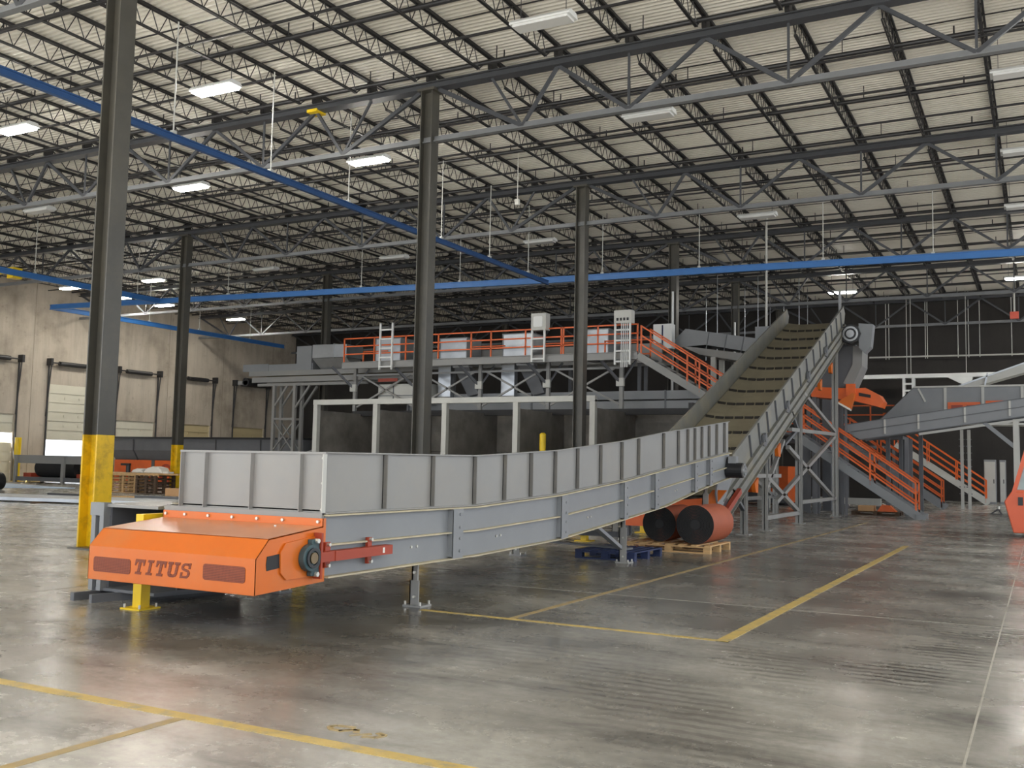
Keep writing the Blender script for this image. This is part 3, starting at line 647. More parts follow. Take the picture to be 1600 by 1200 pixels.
MB().prism([(-6.9,34.4,4.28), (-5.45,34.4,4.2), (-5.15,34.4,4.22), (-4.72,34.4,3.98), (-4.58,34.4,3.75), (-4.66,34.4,3.56), (-5.55,34.4,3.80), (-6.9,34.4,3.95)], (0, .9, 0)).build('tray', ORAIL, tr)
MB().prism([(-5.35,34.38,4.06), (-4.98,34.38,3.98), (-4.98,34.38,3.88), (-5.35,34.38,3.95)], (0, .02, 0)).build('slot', INNER, tr)
MB().box(-5.75, -5.45, 34.3, 34.4, 3.95, 4.35).build('bracket', ORAIL, tr)
legs(tr, [(-6.85, -6.75, 34.5, 34.6, 0, 3.96), (-5.95, -5.87, 34.5, 34.58, 0, 3.88), (-6.85, -6.75, 35.0, 35.1, 0, 3.96)], GREYD)
t2 = thing('side_chute', 'small bright orange chute with white lip beside the tall grey post', 'chute', (-5.6, 34.2, 3.2))
MB().prism([(-5.98,34.0,3.72), (-5.50,34.0,4.02), (-5.42,34.0,4.0), (-5.55,34.0,3.48)], (0, .25, 0)).build('body', ORANGE, t2)
MB().prism([(-6.0,33.98,3.70), (-5.96,33.98,3.74), (-5.55,33.98,3.5), (-5.57,33.98,3.44)], (0, .28, 0)).build('lip', TARP, t2)
MB().box(-5.8, -5.72, 34.30, 34.38, 0, 3.7).box(-5.8, -5.72, 34.2, 34.38, 3.62, 3.7).build('post', GREYD, t2)

# ================================================================== yellow guard, steel box, pallets and rolls round the trough
g = thing('guard_rail', 'low yellow square-tube guard on a floor plate under the hood', 'guard', (-7.66, 6.9, 0))
p = MB().box(-7.715, -7.605, 6.80, 6.91, .015, .80).build('post', YEL, g)
MB().box(-7.79, -7.53, 6.72, 6.98, 0, .015).build('base_plate', YEL, p)
m = MB()
for a in (-7.76, -7.56):
    for b in (6.75, 6.95): m.tube((a, b, .015), (a, b, .05), .012, 6)
m.build('bolt', BOLT, p)
MB().box(-7.71, -7.61, 6.79, 9.22, .80, .90).build('crossbar', YEL, g)
MB().box(-7.715, -7.605, 9.1, 9.21, 0, .80).build('post', YEL, g)
b = thing('steel_box', 'dark open-fronted steel box on skids left of the orange hood', 'box', (-8.9, 8.0, 0))
bx0, bx1, by0, by1, bz = -8.67, -7.76, 7.1, 8.3, .96
MB().box(bx0, bx0+.03, by0, by1, .1, bz-.03).box(bx0, bx1, by1-.03, by1, .1, bz-.03).box(bx0, bx1, by0, by1, .08, .11).build('shell', GREYD, b)
MB().box(bx0, bx1, by0, by1, bz-.03, bz).build('roof', GREY, b)
MB().box(bx0-.01, bx0+.05, by0-.03, by0+.05, .08, bz-.12).box(bx0+.11, bx0+.17, by0-.03, by0+.05, .08, bz-.12).box(bx0-.02, bx0+.18, by0-.04, by0+.055, bz-.12, bz+.012).build('front_frame', GREYB, b)
MB().box(bx0+.17, bx0+.20, by0+.05, by1-.1, .11, bz-.03).build('inner_wall', GREYD, b)
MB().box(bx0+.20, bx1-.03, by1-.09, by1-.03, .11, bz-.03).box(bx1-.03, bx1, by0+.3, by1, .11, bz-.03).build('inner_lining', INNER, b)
for xa, xb in ((-8.61, -8.5), (-8.34, -8.0)): MB().bar((xa, 6.83, .04), (xb, by1, .04), .06, .08).build('skid', GREYD, b)
def pallet(x0, x1, y0, y1, z, label, m1, group=None, n=7):
    r = thing('pallet', label, 'pallet', ((x0+x1)/2, (y0+y1)/2, z), group); w = (x1-x0)
    MB_ = MB()
    for k in range(n): a = x0+(w-.1)*k/(n-1); MB_.box(a, a+.1, y0, y1, z+.118, z+.14)
    MB_.build('deck_boards', m1, r)
    for t in (0, .5, 1): 
        yy = y0+(y1-y0-.1)*t; m = MB()
        for q in (0, .5, 1): a = x0+(w-.12)*q; m.box(a, a+.12, yy, yy+.1, z+.022, z+.1)
        m.box(x0, x1, yy, yy+.1, z+.096, z+.118); m.box(x0, x1, yy, yy+.1, z, z+.022); m.build('stringer', m1, r)
    return r
pallet(-6.55, -5.55, 14.45, 15.7, 0, 'blue pallet on the floor behind the middle leg of the trough', BLUEP)
pallet(-6.5, -5.0, 16.55, 17.8, 0, 'worn wooden pallet under the two belt rolls', WOOD)
def roll(x, y0, y1, r_, label, spin):
    o = thing('belt_roll', label, 'belt roll', (x, y0, .14), 'belt rolls'); z = .14+r_
    m = MB().tube((x, y0+.004, z), (x, y1, z), r_, 40); m.build('outer_wrap', BROWN, o, smooth=True)
    m = MB(); k = 10
    for i in range(k): ro = r_*(1-.075*i); m.ring((x, y0-.006-.003*(i % 2), z), (x, y0+.02, z), ro-.001, ro-r_*.07, 40)
    m.build('wound_end', RUBBER, o)
    MB().tube((x, y0-.004, z), (x, y0+.01, z), r_*.27, 20).build('core', INNER, o)
    m = MB(); a = math.radians(spin); m.bar((x+r_*math.cos(a), y0, z+r_*math.sin(a)), (x+(r_+.16)*math.cos(a+.5), y0, z+(r_+.02)*math.sin(a+.5)), .02, .02, (0,1,0)); 
    return o
roll(-6.05, 16.95, 18.2, .31, 'left black-ended belt roll, darker brown, on the wooden pallet', 40)
roll(-5.32, 16.72, 17.95, .335, 'right black-ended belt roll with red-brown face on the wooden pallet', 150)
tag(MB().bar((-8.4, 15.6, .155), (-5.8, 14.9, .156), .16, .03).build('steel_bar', GREYD), 'long dark flat steel bar lying across to the blue pallet', 'bar')
tag(MB().bar((-8.6, 18.1, .05), (-7.0, 17.0, .25), .2, .03).build('steel_bar', GREYD), 'shorter dark flat steel bar leaning behind the first one', 'bar')
for y, l in ((17.75, 'short yellow post behind the middle leg of the trough'), (20.96, 'short yellow post under the trough, behind the belt rolls')):
    r = thing('guard_post', l, 'post', (-7.85, y, 0)); MB().box(-7.91, -7.79, y-.06, y+.06, .02, .95).build('post', YEL, r); MB().box(-8.0, -7.7, y-.15, y+.15, 0, .02).build('base_plate', YEL, r)
r = thing('spill_tray', 'orange steel spill tray under the high end of the trough', 'tray', (-6.8, 20, 0))
MB().prism([(-7.9,19.75,.22), (-5.95,19.75,.22), (-5.95,19.75,.86), (-7.1,19.75,.74), (-7.9,19.75,.46)], (0,.05,0)).box(-7.9, -7.85, 19.75, 20.05, .22, .46).box(-7.9, -5.95, 19.8, 20.05, .22, .25).build('pan', ORAIL, r)
MB().prism([(-6.2,19.7,.62), (-5.92,19.7,.62), (-5.62,19.7,1.02), (-5.9,19.7,1.02)], (0, .06, 0)).build('lip', ORANGE, r)
for x in (-7.8, -6.1): legs(r, [(x-.04, x+.04, 19.8, 19.88, 0, .24), (x-.04, x+.04, 19.95, 20.03, 0, .24)], GREYD)

# ================================================================== storage bunkers, walkway, stairs
bk = thing('storage_bunker', 'row of dark steel storage bays with light grey front posts', 'bunker', (-18.5, 33, 0))
BX = [-25.6, -22.68, -19.55, -16.56, -13.58]
for x in BX: MB().box(x-.1, x+.1, 31.2, 31.4, 0, 3.72).build('front_post', LIGHTG, bk)
MB().box(-25.7, -13.48, 31.18, 31.42, 3.66, 3.86).build('front_beam', LIGHTG, bk)
for x in BX: MB().box(x-.04, x+.04, 31.4, 35.2, 0, 3.45).build('divider', BLACKSTEEL, bk)
m = MB()
for a, b_ in zip([-25.6, -22.68, -19.55, -16.56, -13.58], [-22.68, -19.55, -16.56, -13.58, -10.2]): m.box(a, b_, 35.2, 35.28, 0, 1.9).box(a, b_, 35.22, 35.28, 1.92, 3.6)
m.build('back_panel', BLACKSTEEL, bk)
MB().box(-26, -10.2, 34.15, 34.4, 3.36, 3.58).build('top_beam', INNER, bk)
MB().box(-10.3, -10.15, 31.6, 35.28, 0, 3.6).build('end_panel', INNER, bk)
r = thing('bollard', 'yellow bollard standing in front of the fourth bunker bay', 'bollard', (-15.1, 30.5, 0))
MB().tube((-15.1, 30.5, 0), (-15.1, 30.5, 2.5), .11, 20).tube((-15.1, 30.5, 2.5), (-15.1, 30.5, 2.55), .11, 20, .05).build('post', YEL, r, smooth=True); MB().box(-15.3, -14.9, 30.3, 30.7, 0, .02).build('base_plate', YEL, r)

wk = thing('walkway', 'raised grey walkway with orange handrail above the bunkers', 'walkway', (-19.3, 34, 3.58))
MB().box(-25.95, -12.75, 33.3, 34.75, 5.48, 5.54).build('deck', GREYD, wk)
MB().box(-25.95, -12.75, 33.26, 33.32, 5.30, 5.58).box(-25.95, -12.75, 33.2, 33.32, 5.30, 5.32).box(-25.95, -12.75, 33.2, 33.32, 5.56, 5.58).build('edge_beam', GREY, wk)
PX = [-25.93, -24.38, -22.81, -21.24, -19.72, -18.83, -17.32, -15.81, -15.72, -14.33, -12.78]
for x in PX: MB().box(x-.025, x+.025, 33.33, 33.38, 5.5, 6.6).build('rail_post', ORAIL, wk)
for z in (6.58, 6.25, 5.92): MB().box(-25.95, -12.76, 33.33, 33.38, z-.025, z+.025).build('handrail', ORAIL, wk)
for x0, x1 in ((-25.9, -24.6), (-20.5, -18.9), (-17.2, -15.9), (-14.6, -12.8)): MB().box(x0, x1, 34.6, 34.65, 5.62, 5.67).box(x0, x0+.05, 34.6, 34.65, 5.5, 6.2).box(x0, x1, 34.6, 34.65, 6.15, 6.2).build('inner_rail', ORAIL, wk)
SX = [-26.0, -22.9, -19.8, -16.78, -13.75]
for x in SX:
    l = MB().box(x-.07, x+.07, 34.22, 34.36, 3.58, 5.48).build('support_post', GREY, wk)
    MB().bar((x-.02, 34.2, 4.55), (x-.55, 33.35, 5.42), .09).bar((x+.02, 34.3, 4.6), (x+.4, 34.7, 5.42), .07).build('knee_brace', GREYD, l)
    MB().box(x-.15, x+.15, 34.1, 34.22, 4.42, 4.72).build('gusset', LIGHTG, l)
for a, b_ in zip(SX, SX[1:]):
    MB().bar((a+.1, 34.3, 3.75), (b_-.3, 34.3, 5.1), .07).bar((a+.3, 34.3, 5.1), (b_-.1, 34.3, 3.75), .07).bar((a, 34.3, 5.12), (b_, 34.3, 5.12), .08).build('cross_brace', GREY, wk)

def stair(xa, za, xb, zb_, y0, w, label, mtl=GREYB, rmat=ORAIL, posts=(.02, .5, .97), name='stair'):
    """from top (xa, za) down to (xb, zb_), between y0 and y0+w"""
    r = thing(name, label, 'stair', (xb, y0, zb_)); d = V((xb-xa, 0, zb_-za))
    for y in (y0, y0+w): MB().bar((xa, y, za-.08), (xb, y, zb_+.06), .05, .26, (0,0,1)).build('stringer', mtl, r)
    nst = max(3, int(abs(za-zb_)/.2)); m = MB()
    for k in range(1, nst): t = k/nst; m.box(xa+d.x*t-.12, xa+d.x*t+.12, y0+.03, y0+w-.03, za+d.z*t-.02, za+d.z*t+.015)
    m.build('treads', GREYD, r)
    for y in (y0, y0+w):
        for t in posts: MB().box(xa+d.x*t-.025, xa+d.x*t+.025, y-.025, y+.025, za+d.z*t, za+d.z*t+1.08).build('rail_post', rmat, r)
        for h in (1.06, .72, .40): MB().bar((xa+d.x*posts[0], y, za+d.z*posts[0]+h), (xa+d.x*posts[-1], y, za+d.z*posts[-1]+h), .05).build('handrail', rmat, r)
    return r
s1 = stair(-12.75, 5.52, -8.35, 2.72, 33.3, .95, 'orange-railed upper stair from the walkway down behind the steep belt', GREY, posts=(.03, .42, .52, .95))
l1 = thing('stair_landing', 'small landing half hidden behind the steep belt between two stairs', 'landing', (-7.8, 33.8, 0))
MB().box(-8.4, -7.2, 33.3, 34.25, 2.62, 2.7).build('deck', GREYD, l1)
for x in (-8.35, -7.25): MB().box(x-.06, x+.06, 34.15, 34.27, 0, 2.62).build('post', GREYD, l1)
s2 = stair(-7.2, 2.68, -3.42, .0, 33.3, .95, 'nearest orange-railed grey stair running down to the floor', GREYB, posts=(.02, .32, .62, .975))
legs(s2, [(-3.5, -3.25, 33.22, 33.38, 0, .16), (-3.5, -3.25, 34.17, 34.33, 0, .16)], GREYB, 'foot')
stair(-7.4, 2.75, -3.5, .0, 43.4, 1.0, 'second orange-railed stair just behind the nearest one', posts=(.03, .35, .66, .97))
stair(-6.4, 2.9, -2.3, .0, 52.1, 1.0, 'farthest pale stair near the right edge, under the grey conveyor', LIGHTG, posts=(.03, .35, .66, .97))
for (y, x1, lab) in ((43.4, -7.4, 'rear orange-railed platform behind the lower stairs'), (52.1, -6.4, 'farthest raised platform behind the grey conveyor')):
    r = thing('platform', lab, 'platform', (x1-1.5, y, 0)); x0 = x1-3.2
    MB().box(x0, x1, y, y+1.2, 2.62, 2.74).build('deck', GREYD, r)
    for x in (x0+.1, x1-.1):
        for yy in (y+.1, y+1.1): MB().box(x-.06, x+.06, yy-.06, yy+.06, 0, 2.62).build('post', GREYD, r)
    for z in (3.78, 3.45, 3.1): MB().box(x0, x1, y, y+.05, z-.025, z+.025).build('handrail', ORAIL, r)
    for x in (x0+.05, (x0+x1)/2, x1-.05): MB().box(x-.025, x+.025, y, y+.05, 2.7, 3.8).build('rail_post', ORAIL, r)
r = thing('platform', 'small orange-railed platform right of the tall grey post', 'platform', (-5.4, 40, 0))
MB().box(-6.9, -4.6, 39.6, 40.8, 2.68, 2.8).build('deck', GREYD, r)
for x in (-6.8, -4.7):
    for yy in (39.7, 40.7): MB().box(x-.06, x+.06, yy-.06, yy+.06, 0, 2.68).build('post', GREYD, r)
for z in (3.95, 3.6, 3.25): MB().box(-6.9, -4.6, 39.6, 39.65, z-.025, z+.025).build('handrail', ORAIL, r)
for x in (-6.85, -5.75, -4.85): MB().box(x-.025, x+.025, 39.6, 39.65, 2.8, 3.97).build('rail_post', ORAIL, r)
MB().box(-5.35, -5.0, 40.0, 40.3, 2.8, 3.7).build('gearbox', ORANGE, r)

# ================================================================== sorting line on and under the walkway
tc = thing('transfer_conveyor', 'grey conveyor with end roller sticking out left of the walkway', 'conveyor', (-28.5, 35.3, 0))
yA, yB = 34.85, 36.1
MB().box(-32.6, -23.4, yA, yA+.06, 5.28, 5.50).box(-32.4, -23.4, yA, yA+.05, 4.98, 5.22).box(-32.0, -25.8, yA-.05, yA+.08, 4.80, 4.92).box(-32.6, -23.4, yB-.06, yB, 4.98, 5.50).build('frame', GREY, tc)
MB().box(-33.0, -31.45, yA+.02, yA+.06, 5.50, 5.84).box(-31.43, -28.85, yA+.02, yA+.06, 5.50, 5.80).build('side_board', GREYB, tc)
MB().box(-32.5, -23.4, yA+.06, yB-.06, 5.36, 5.4).build('belt', BELT, tc)
MB().tube((-32.75, yA-.02, 5.02), (-32.75, yB, 5.02), .2, 20).ring((-32.75, yA-.05, 5.02), (-32.75, yA-.02, 5.02), .2, .14, 20).build('end_roller', BLACKM, tc)
MB().box(-33.25, -32.6, yA-.02, yA+.06, 4.9, 5.08).build('roller_bracket', GREY, tc)
MB().box(-29.75, -28.9, yA-.03, yB, 5.50, 6.58).build('end_hood', GREYB, tc)
MB().prism([(-28.85,yA-.03,6.62), (-26.95,yA-.03,6.58), (-26.95,yA-.03,6.02), (-28.85,yA-.03,6.02)], (0, 1.2, 0)).prism([(-28.85,yA-.03,6.0), (-26.95,yA-.03,6.0), (-26.7,yA+.2,5.5), (-28.5,yA+.2,5.5)], (0, 1.0, 0)).box(-27.66, -27.62, yA-.06, yB, 5.98, 6.64).build('hood_cover', GALV, tc)
for x in (-31.0, -29.8):
    for y in (yA, yA+.5): MB().box(x-.07, x+.07, y-.07, y+.07, 0, 4.85).build('leg', GREY, tc)
for y in (yA, yA+.5):
    m = MB()
    for z0, z1 in ((.4, 1.75), (1.85, 3.2)): m.bar((-31.0, y, z0), (-29.8, y, z1), .06).bar((-31.0, y, z1), (-29.8, y, z0), .06)
    m.bar((-31, y, 1.8), (-29.8, y, 1.8), .09).bar((-31, y, 3.3), (-29.8, y, 3.3), .09).bar((-30.95, y, 3.9), (-30.25, y, 4.8), .08).bar((-29.75, y, 3.8), (-28.95, y, 4.8), .08); m.build('brace', GREY, tc)
MB().bar((-31.6, yA+.3, 1.0), (-25.9, yA+.3, 2.9), .07).build('pull_brace', GREY, tc)
def box_thing(name, label, cat, x0, x1, y0, y1, z0, z1, m, group=None, bevel=.01, extra=None):
    r = thing(name, label, cat, ((x0+x1)/2, (y0+y1)/2, z0), group)
    MB().box(x0, x1, y0, y1, z0, z1).build('body', m, r, bevel=bevel)
    k = MB().box(x0-.03, x1+.03, y0-.03, y1+.03, z1, z1+.03).box(x0-.02, x0+.02, y0-.02, y0, z0, z1).box(x1-.02, x1+.02, y0-.02, y0, z0, z1).box(x0, x1, y0-.02, y0, (z0+z1)/2-.02, (z0+z1)/2+.02); k.build('seam_frame', GREYB, r)
    return r
for i, (x0, x1, z1, l) in enumerate(((-25.5, -24.2, 6.75, 'galvanised housing at the left end of the walkway, behind the first white ladder'), (-22.2, -20.9, 6.62, 'galvanised housing on the walkway right of the tall middle column'), (-19.2, -17.9, 6.68, 'galvanised housing behind the middle of the orange handrail'), (-15.7, -14.6, 6.70, 'galvanised housing on the walkway right of the third column'))):
    r = box_thing('chute_housing', l, 'housing', x0, x1, 35.0, 36.2, 5.54, z1, GALV, 'galvanised housings')
sl = thing('sorting_belt', 'grey belt conveyor running behind the orange walkway handrail', 'conveyor', (-17, 36.8, 0))
MB().box(-23.4, -12.9, 36.3, 36.36, 5.5, 6.25).box(-23.4, -12.9, 37.5, 37.56, 5.5, 6.25).build('side_frame', GREY, sl); MB().box(-23.4, -12.9, 36.36, 37.5, 6.0, 6.04).build('belt', BELT, sl)
for x in (-23, -20, -17, -14): legs(sl, [(x-.06, x+.06, 36.72, 36.84, 0, 6.0), (x-.06, x+.06, 37.44, 37.56, 0, 5.5)], GREYD)
lc = thing('discharge_conveyor', 'long pale grey conveyor lying along the top of the bunkers', 'conveyor', (-16, 35.8, 0))
MB().box(-24.0, -9.2, 35.3, 35.36, 4.0, 4.32).box(-24.0, -9.2, 35.3, 35.36, 3.64, 3.94).box(-24.0, -9.2, 36.6, 36.66, 3.64, 4.32).build('side_frame', GREYB, lc)
MB().box(-24, -9.2, 35.36, 36.6, 4.1, 4.14).build('belt', BELT, lc)
for x in (-23.9, -18.0, -12.4): MB().box(x-.03, x+.03, 35.26, 35.32, 3.62, 4.34).build('joint_plate', GREYD, lc)
for x in (-23.5, -18, -13.0, -9.5): MB().box(x-.07, x+.07, 35.4, 35.54, 0, 3.64).build('leg', GREYD, lc)
for i, (x0, x1, l) in enumerate(((-22.25, -21.65, 'bright drop chute under the walkway, first bay from the tall middle column'), (-19.25, -18.65, 'bright drop chute under the middle of the walkway'))):
    r = thing('drop_chute', l, 'chute', ((x0+x1)/2, 35.4, 4.15)); MB().box(x0, x1, 35.0, 35.28, 4.15, 5.5).build('body', GALV, r); MB().box(x0-.02, x1+.02, 34.98, 35.0, 5.44, 5.5).box(x0-.02, x1+.02, 34.98, 35.0, 4.15, 4.2).build('flange', GREY, r)
    r = thing('slanted_chute', l.replace('bright drop', 'dark slanted'), 'chute', (x1+.7, 35.4, 4.15)); MB().prism([(x1+.12,35.0,5.46), (x1+.85,35.0,5.46), (x1+1.35,35.0,4.3), (x1+.85,35.0,4.2)], (0, .26, 0)).build('body', GREYD, r); MB().box(x1+.1, x1+.88, 34.97, 35.27, 5.40, 5.48).build('flange', GALV, r)
r = thing('side_bin', 'pale grey boxed bin under the left end of the walkway', 'bin', (-24, 35, 3.5)); MB().box(-24.9, -22.4, 34.45, 35.2, 3.9, 4.72).build('body', LIGHTG, r); MB().box(-24.14, -24.1, 34.43, 34.45, 3.9, 4.72).box(-24.9, -22.4, 34.43, 34.45, 4.22, 4.25).build('seam', GREYD, r)
r = thing('warning_arrow', 'small red hazard plate under the left end of the walkway', 'sign', (-24.2, 34.4, 4.9)); MB().box(-24.9, -23.9, 34.4, 34.42, 4.83, 4.97).build('plate', RED, r)
# white ladder-type cable trays on the front of the walkway
def tray(x0, x1, z0, z1, label, cap):
    r = thing('cable_ladder', label, 'cable ladder', ((x0+x1)/2, 33.1, z0))
    for x in (x0, x1): MB().box(x-.03, x+.03, 33.08, 33.16, z0, z1).build('rail', WHITE, r)
    m = MB(); z = z0+.12
    while z < z1: m.box(x0, x1, 33.09, 33.15, z-.03, z+.03); z += .38
    m.build('rungs', WHITE, r)
    if cap == 1: MB().box(x0-.02, x1+.08, 33.05, 33.4, z1-.62, z1+.02).build('cap_box', LIGHTG, r); MB().prism(rrect(x0+.08, x1-.06, z1-.5, z1-.1, .06, 33.045), (0, -.01, 0)).build('cap_panel', WHITE, r)
    if cap == 2:
        MB().box(x0-.03, x1+.06, 33.05, 33.4, z1-.45, z1+.02).build('cap_box', LIGHTG, r)
        m = MB()
        for k in range(4): m.box(x0+.07+k*.13, x0+.15+k*.13, 33.04, 33.05, z1-.36, z1-.26)
        m.build('cable_slots', INNER, r); m = MB()
        for k in range(4): m.tube((x0+.26+k*.075, 33.06, z0-.1), (x0+.26+k*.075, 33.06, z1-.45), .02, 6)
        m.build('cables', WHITE, r)
    return r
tray(-23.92, -23.32, 5.2, 7.12, 'open white cable ladder at the left part of the walkway', 0)
tray(-16.92, -16.4, 5.3, 7.12, 'white cable ladder with solid top box, middle of the walkway', 1)
tray(-13.55, -12.98, 5.1, 7.05, 'white cable ladder with four slots and cables at the top of the stair', 2)
# covered conveyor right of the walkway
cc = thing('covered_conveyor', 'grey sheet-covered conveyor sloping down right behind the upper stair', 'conveyor', (-10.5, 37.5, 0))
MB().prism([(-12.95,37,6.12), (-12.2,37,6.86), (-9.4,37,6.36), (-8.6,37,6.18), (-8.6,37,5.65), (-11.4,37,6.2)], (0, 1.3, 0)).build('cover', GREYB, cc)
MB().prism([(-12.4,36.97,6.2), (-8.6,36.97,5.6), (-8.6,36.97,5.25), (-11.6,36.97,5.82)], (0, 1.36, 0)).build('frame', GREY, cc)
m = MB()
for x in (-11.25, -10.55, -9.9, -9.25): m.bar((x, 36.99, 6.68-(x+11.25)*.178), (x-.12, 36.99, 6.02-(x+11.25)*.15), .03, .03, (0,1,0))
m.build('seams', GREYD, cc)
for x, z in ((-11.1, 5.72), (-9.3, 5.4)):
    for y in (37.1, 38.2): MB().box(x-.09, x+.09, y-.09, y+.09, 0, z).build('leg', LIGHTG, cc)
r = thing('control_cabinet', 'small pale control box above the top of the orange stair', 'cabinet', (-13.0, 36, 6.04)); MB().box(-13.3, -12.55, 36.4, 36.8, 6.04, 7.0).build('body', WHITE, r); MB().box(-12.95, -12.9, 36.38, 36.4, 6.1, 6.95).build('door_edge', BLUEP, r)
r = thing('head_box', 'pale box with a thin roof pipe left of the steep belt top', 'box', (-9.2, 37.4, 6.3)); MB().box(-9.5, -8.6, 37.1, 38.2, 6.32, 6.82).build('body', GREYB, r); MB().tube((-9.15, 37.4, 6.8), (-9.15, 37.4, 11.1), .045, 8).build('roof_pipe', LIGHTG, r)

# ================================================================== right-hand conveyors behind the stairs
rc = thing('outfeed_conveyor', 'grey conveyor rising to the right edge over the lower stairs', 'conveyor', (-3, 36.5, 0))
def z1_(x): return 3.03+(x+5.9)*.155
x0, x1 = -5.95, 1.5
for y, s in ((35.2, -1), (36.5, 1)):
    MB().prism([(x0, y, z1_(x0)), (x1, y, z1_(x1)), (x1, y, z1_(x1)-.58), (x0+.5, y, z1_(x0)-.50), (x0+.1, y, z1_(x0)-.25)], (0, .03, 0)).build('side_frame', GREYB, rc)
    MB().bar((x0, y+.03*s, z1_(x0)), (x1, y+.03*s, z1_(x1)), .06, .02).bar((x0+.2, y+.03*s, z1_(x0)-.24), (x1, y+.03*s, z1_(x1)-.27), .06, .02).bar((x0+.5, y+.03*s, z1_(x0)-.5), (x1, y+.03*s, z1_(x1)-.58), .08, .03).build('ledge', GREYD, rc)
    for x in (-4.65, -3.6, -2.2, -.9): MB().box(x-.03, x+.03, y-.05, y, z1_(x)-.5, z1_(x)-.02).build('joint_plate', LIGHTG, rc)
MB().prism([(x0, 35.23, z1_(x0)-.1), (x1, 35.23, z1_(x1)-.1), (x1, 35.23, z1_(x1)-.14), (x0, 35.23, z1_(x0)-.14)], (0, 1.27, 0)).build('belt', BELT, rc)
MB().box(-2.4, 1.5, 35.3, 36.4, 3.02, 3.08).bar((-3.6, 35.3, 2.72), (1.5, 35.3, 3.5), .1, .08).build('under_pan', LIGHTG, rc)
for y in (35.3, 36.4):
    MB().box(-.82, -.66, y-.08, y+.08, 0, 3.2).build('leg', LIGHTG, rc)
    MB().bar((-.75, y, 2.3), (-1.65, y, 3.1), .12).build('brace', GREYB, rc)
    MB().box(-4.05, -3.93, y-.06, y+.06, 0, 2.6).build('leg', GREYD, rc)
sk = thing('feed_hopper', 'tall grey sheet hopper with slanted end behind the rising conveyor', 'hopper', (-2, 38.3, 0))
MB().prism([(-5.2,37.7,3.3), (-4.0,37.7,4.48), (1.5,37.7,4.44), (1.5,37.7,3.3)], (0, .03, 0)).prism([(-5.2,37.7,3.3), (-5.2,39.2,3.3), (-4.0,39.2,4.48), (-4.0,37.7,4.48)], (.03, 0, 0)).box(-4.0, 1.5, 39.2, 39.23, 3.3, 4.46).build('shell', GREYB, sk)
MB().bar((-3.85,37.68,4.42), (-3.62,37.68,3.95), .06, .03, (0,1,0)).box(-3.02, -2.93, 37.66, 37.7, 3.3, 4.45).box(-1.83, -1.74, 37.66, 37.7, 3.3, 4.45).box(-.62, -.53, 37.66, 37.7, 3.3, 4.45).box(-4.0, 1.5, 37.62, 37.74, 4.44, 4.5).build('stiffeners', LIGHTG, sk)
MB().box(-2.9, -1.87, 37.66, 37.7, 3.55, 3.92).box(-1.70, -.66, 37.66, 37.7, 3.7, 3.96).build('orange_panel', ORAIL, sk)
MB().box(-2.78, -2.42, 37.64, 37.66, 3.62, 3.82).box(-2.3, -1.97, 37.64, 37.66, 3.62, 3.82).build('panel_window', RED, sk)
legs(sk, [(-5.0, -4.86, 38.0, 38.14, 0, 3.4), (-4.0, -3.86, 39.0, 39.14, 0, 3.4), (.8, .94, 38.0, 38.14, 0, 3.4)], GREYD)
r = thing('upper_conveyor', 'pale conveyor cover climbing out of view at the right edge', 'conveyor', (0, 44, 0))
MB().prism([(-3.2,44,4.9), (1.5,44,6.6), (1.5,44,6.1), (-2.6,44,4.9)], (0, 1.0, 0)).build('cover', LIGHTG, r); MB().bar((-3.1,43.97,4.94), (1.5,43.97,6.62), .06).bar((-2.0,43.97,5.0), (-1.9,43.97,5.5), .06).build('edge', GALV, r); MB().box(-.2, -.05, 44.4, 44.55, 0, 5.6).build('leg', GREYD, r)
# uprights, cabinets and the cab at the right
for x, y, l in ((-2.95, 45, 'pale cable upright with rungs behind the farthest stair, left one'), (-2.68, 45, 'pale cable upright behind the farthest stair, right one')):
    r = thing('cable_upright', l, 'upright', (x, y, 0)); MB().box(x-.06, x+.06, y-.04, y+.04, 0, 3.25).build('post', LIGHTG, r); m = MB()
    for k in range(9): m.box(x-.12, x+.1, y+.04, y+.07, .6+k*.28, .64+k*.28)
    m.build('clip', GREYD, r)
for x0, x1, y, l in ((-2.55, -2.02, 53.6, 'pale blue-grey cabinet beside the farthest stair'), (-1.9, -1.62, 54.5, 'narrow cabinet just left of the orange cab')):
    r = thing('electrical_cabinet', l, 'cabinet', ((x0+x1)/2, y, 0)); MB().box(x0, x1, y, y+.5, 0, 2.15).build('body', GREYB, r, bevel=.01); MB().box(x0+.03, x1-.03, y-.02, y, .1, 2.05).build('door', LIGHTG, r); MB().box(x1-.12, x1-.08, y-.04, y-.02, 1.0, 1.2).build('handle', BLACKM, r)
cb = thing('machine_cab', 'orange cab with sloped glass cut off by the right edge', 'cab', (.2, 26.6, 0))
yb0, yb1 = 26.0, 27.2
MB().prism([(-.64,yb0,.10), (1.4,yb0,.10), (1.4,yb0,1.06), (-.66,yb0,1.06), (-.82,yb0,.82)], (0, yb1-yb0, 0)).build('lower_body', OCAB, cb, bevel=.02)
m = MB()
for y in (yb0+.04, yb1-.04): m.bar((-.62, y, 1.02), (-.30, y, 2.15), .09, .09, (0,1,0)).bar((-.30, y, 2.15), (.0, y, 2.42), .09, .09, (0,1,0)).bar((.0, y, 2.42), (1.4, y, 2.42), .09).bar((1.35, y, 1.0), (1.35, y, 2.45), .1).bar((-.62, y, 1.06), (1.4, y, 1.06), .05, .07)
m.box(-.02, 1.4, yb0, yb1, 2.42, 2.5); m.build('frame', OCAB, cb)
m = MB()
for y in (yb0+.04, yb1-.04): m.prism([(-.55,y,1.1), (-.24,y,2.12), (.02,y,2.36), (1.3,y,2.36), (1.3,y,1.1)], (0, .008, 0))
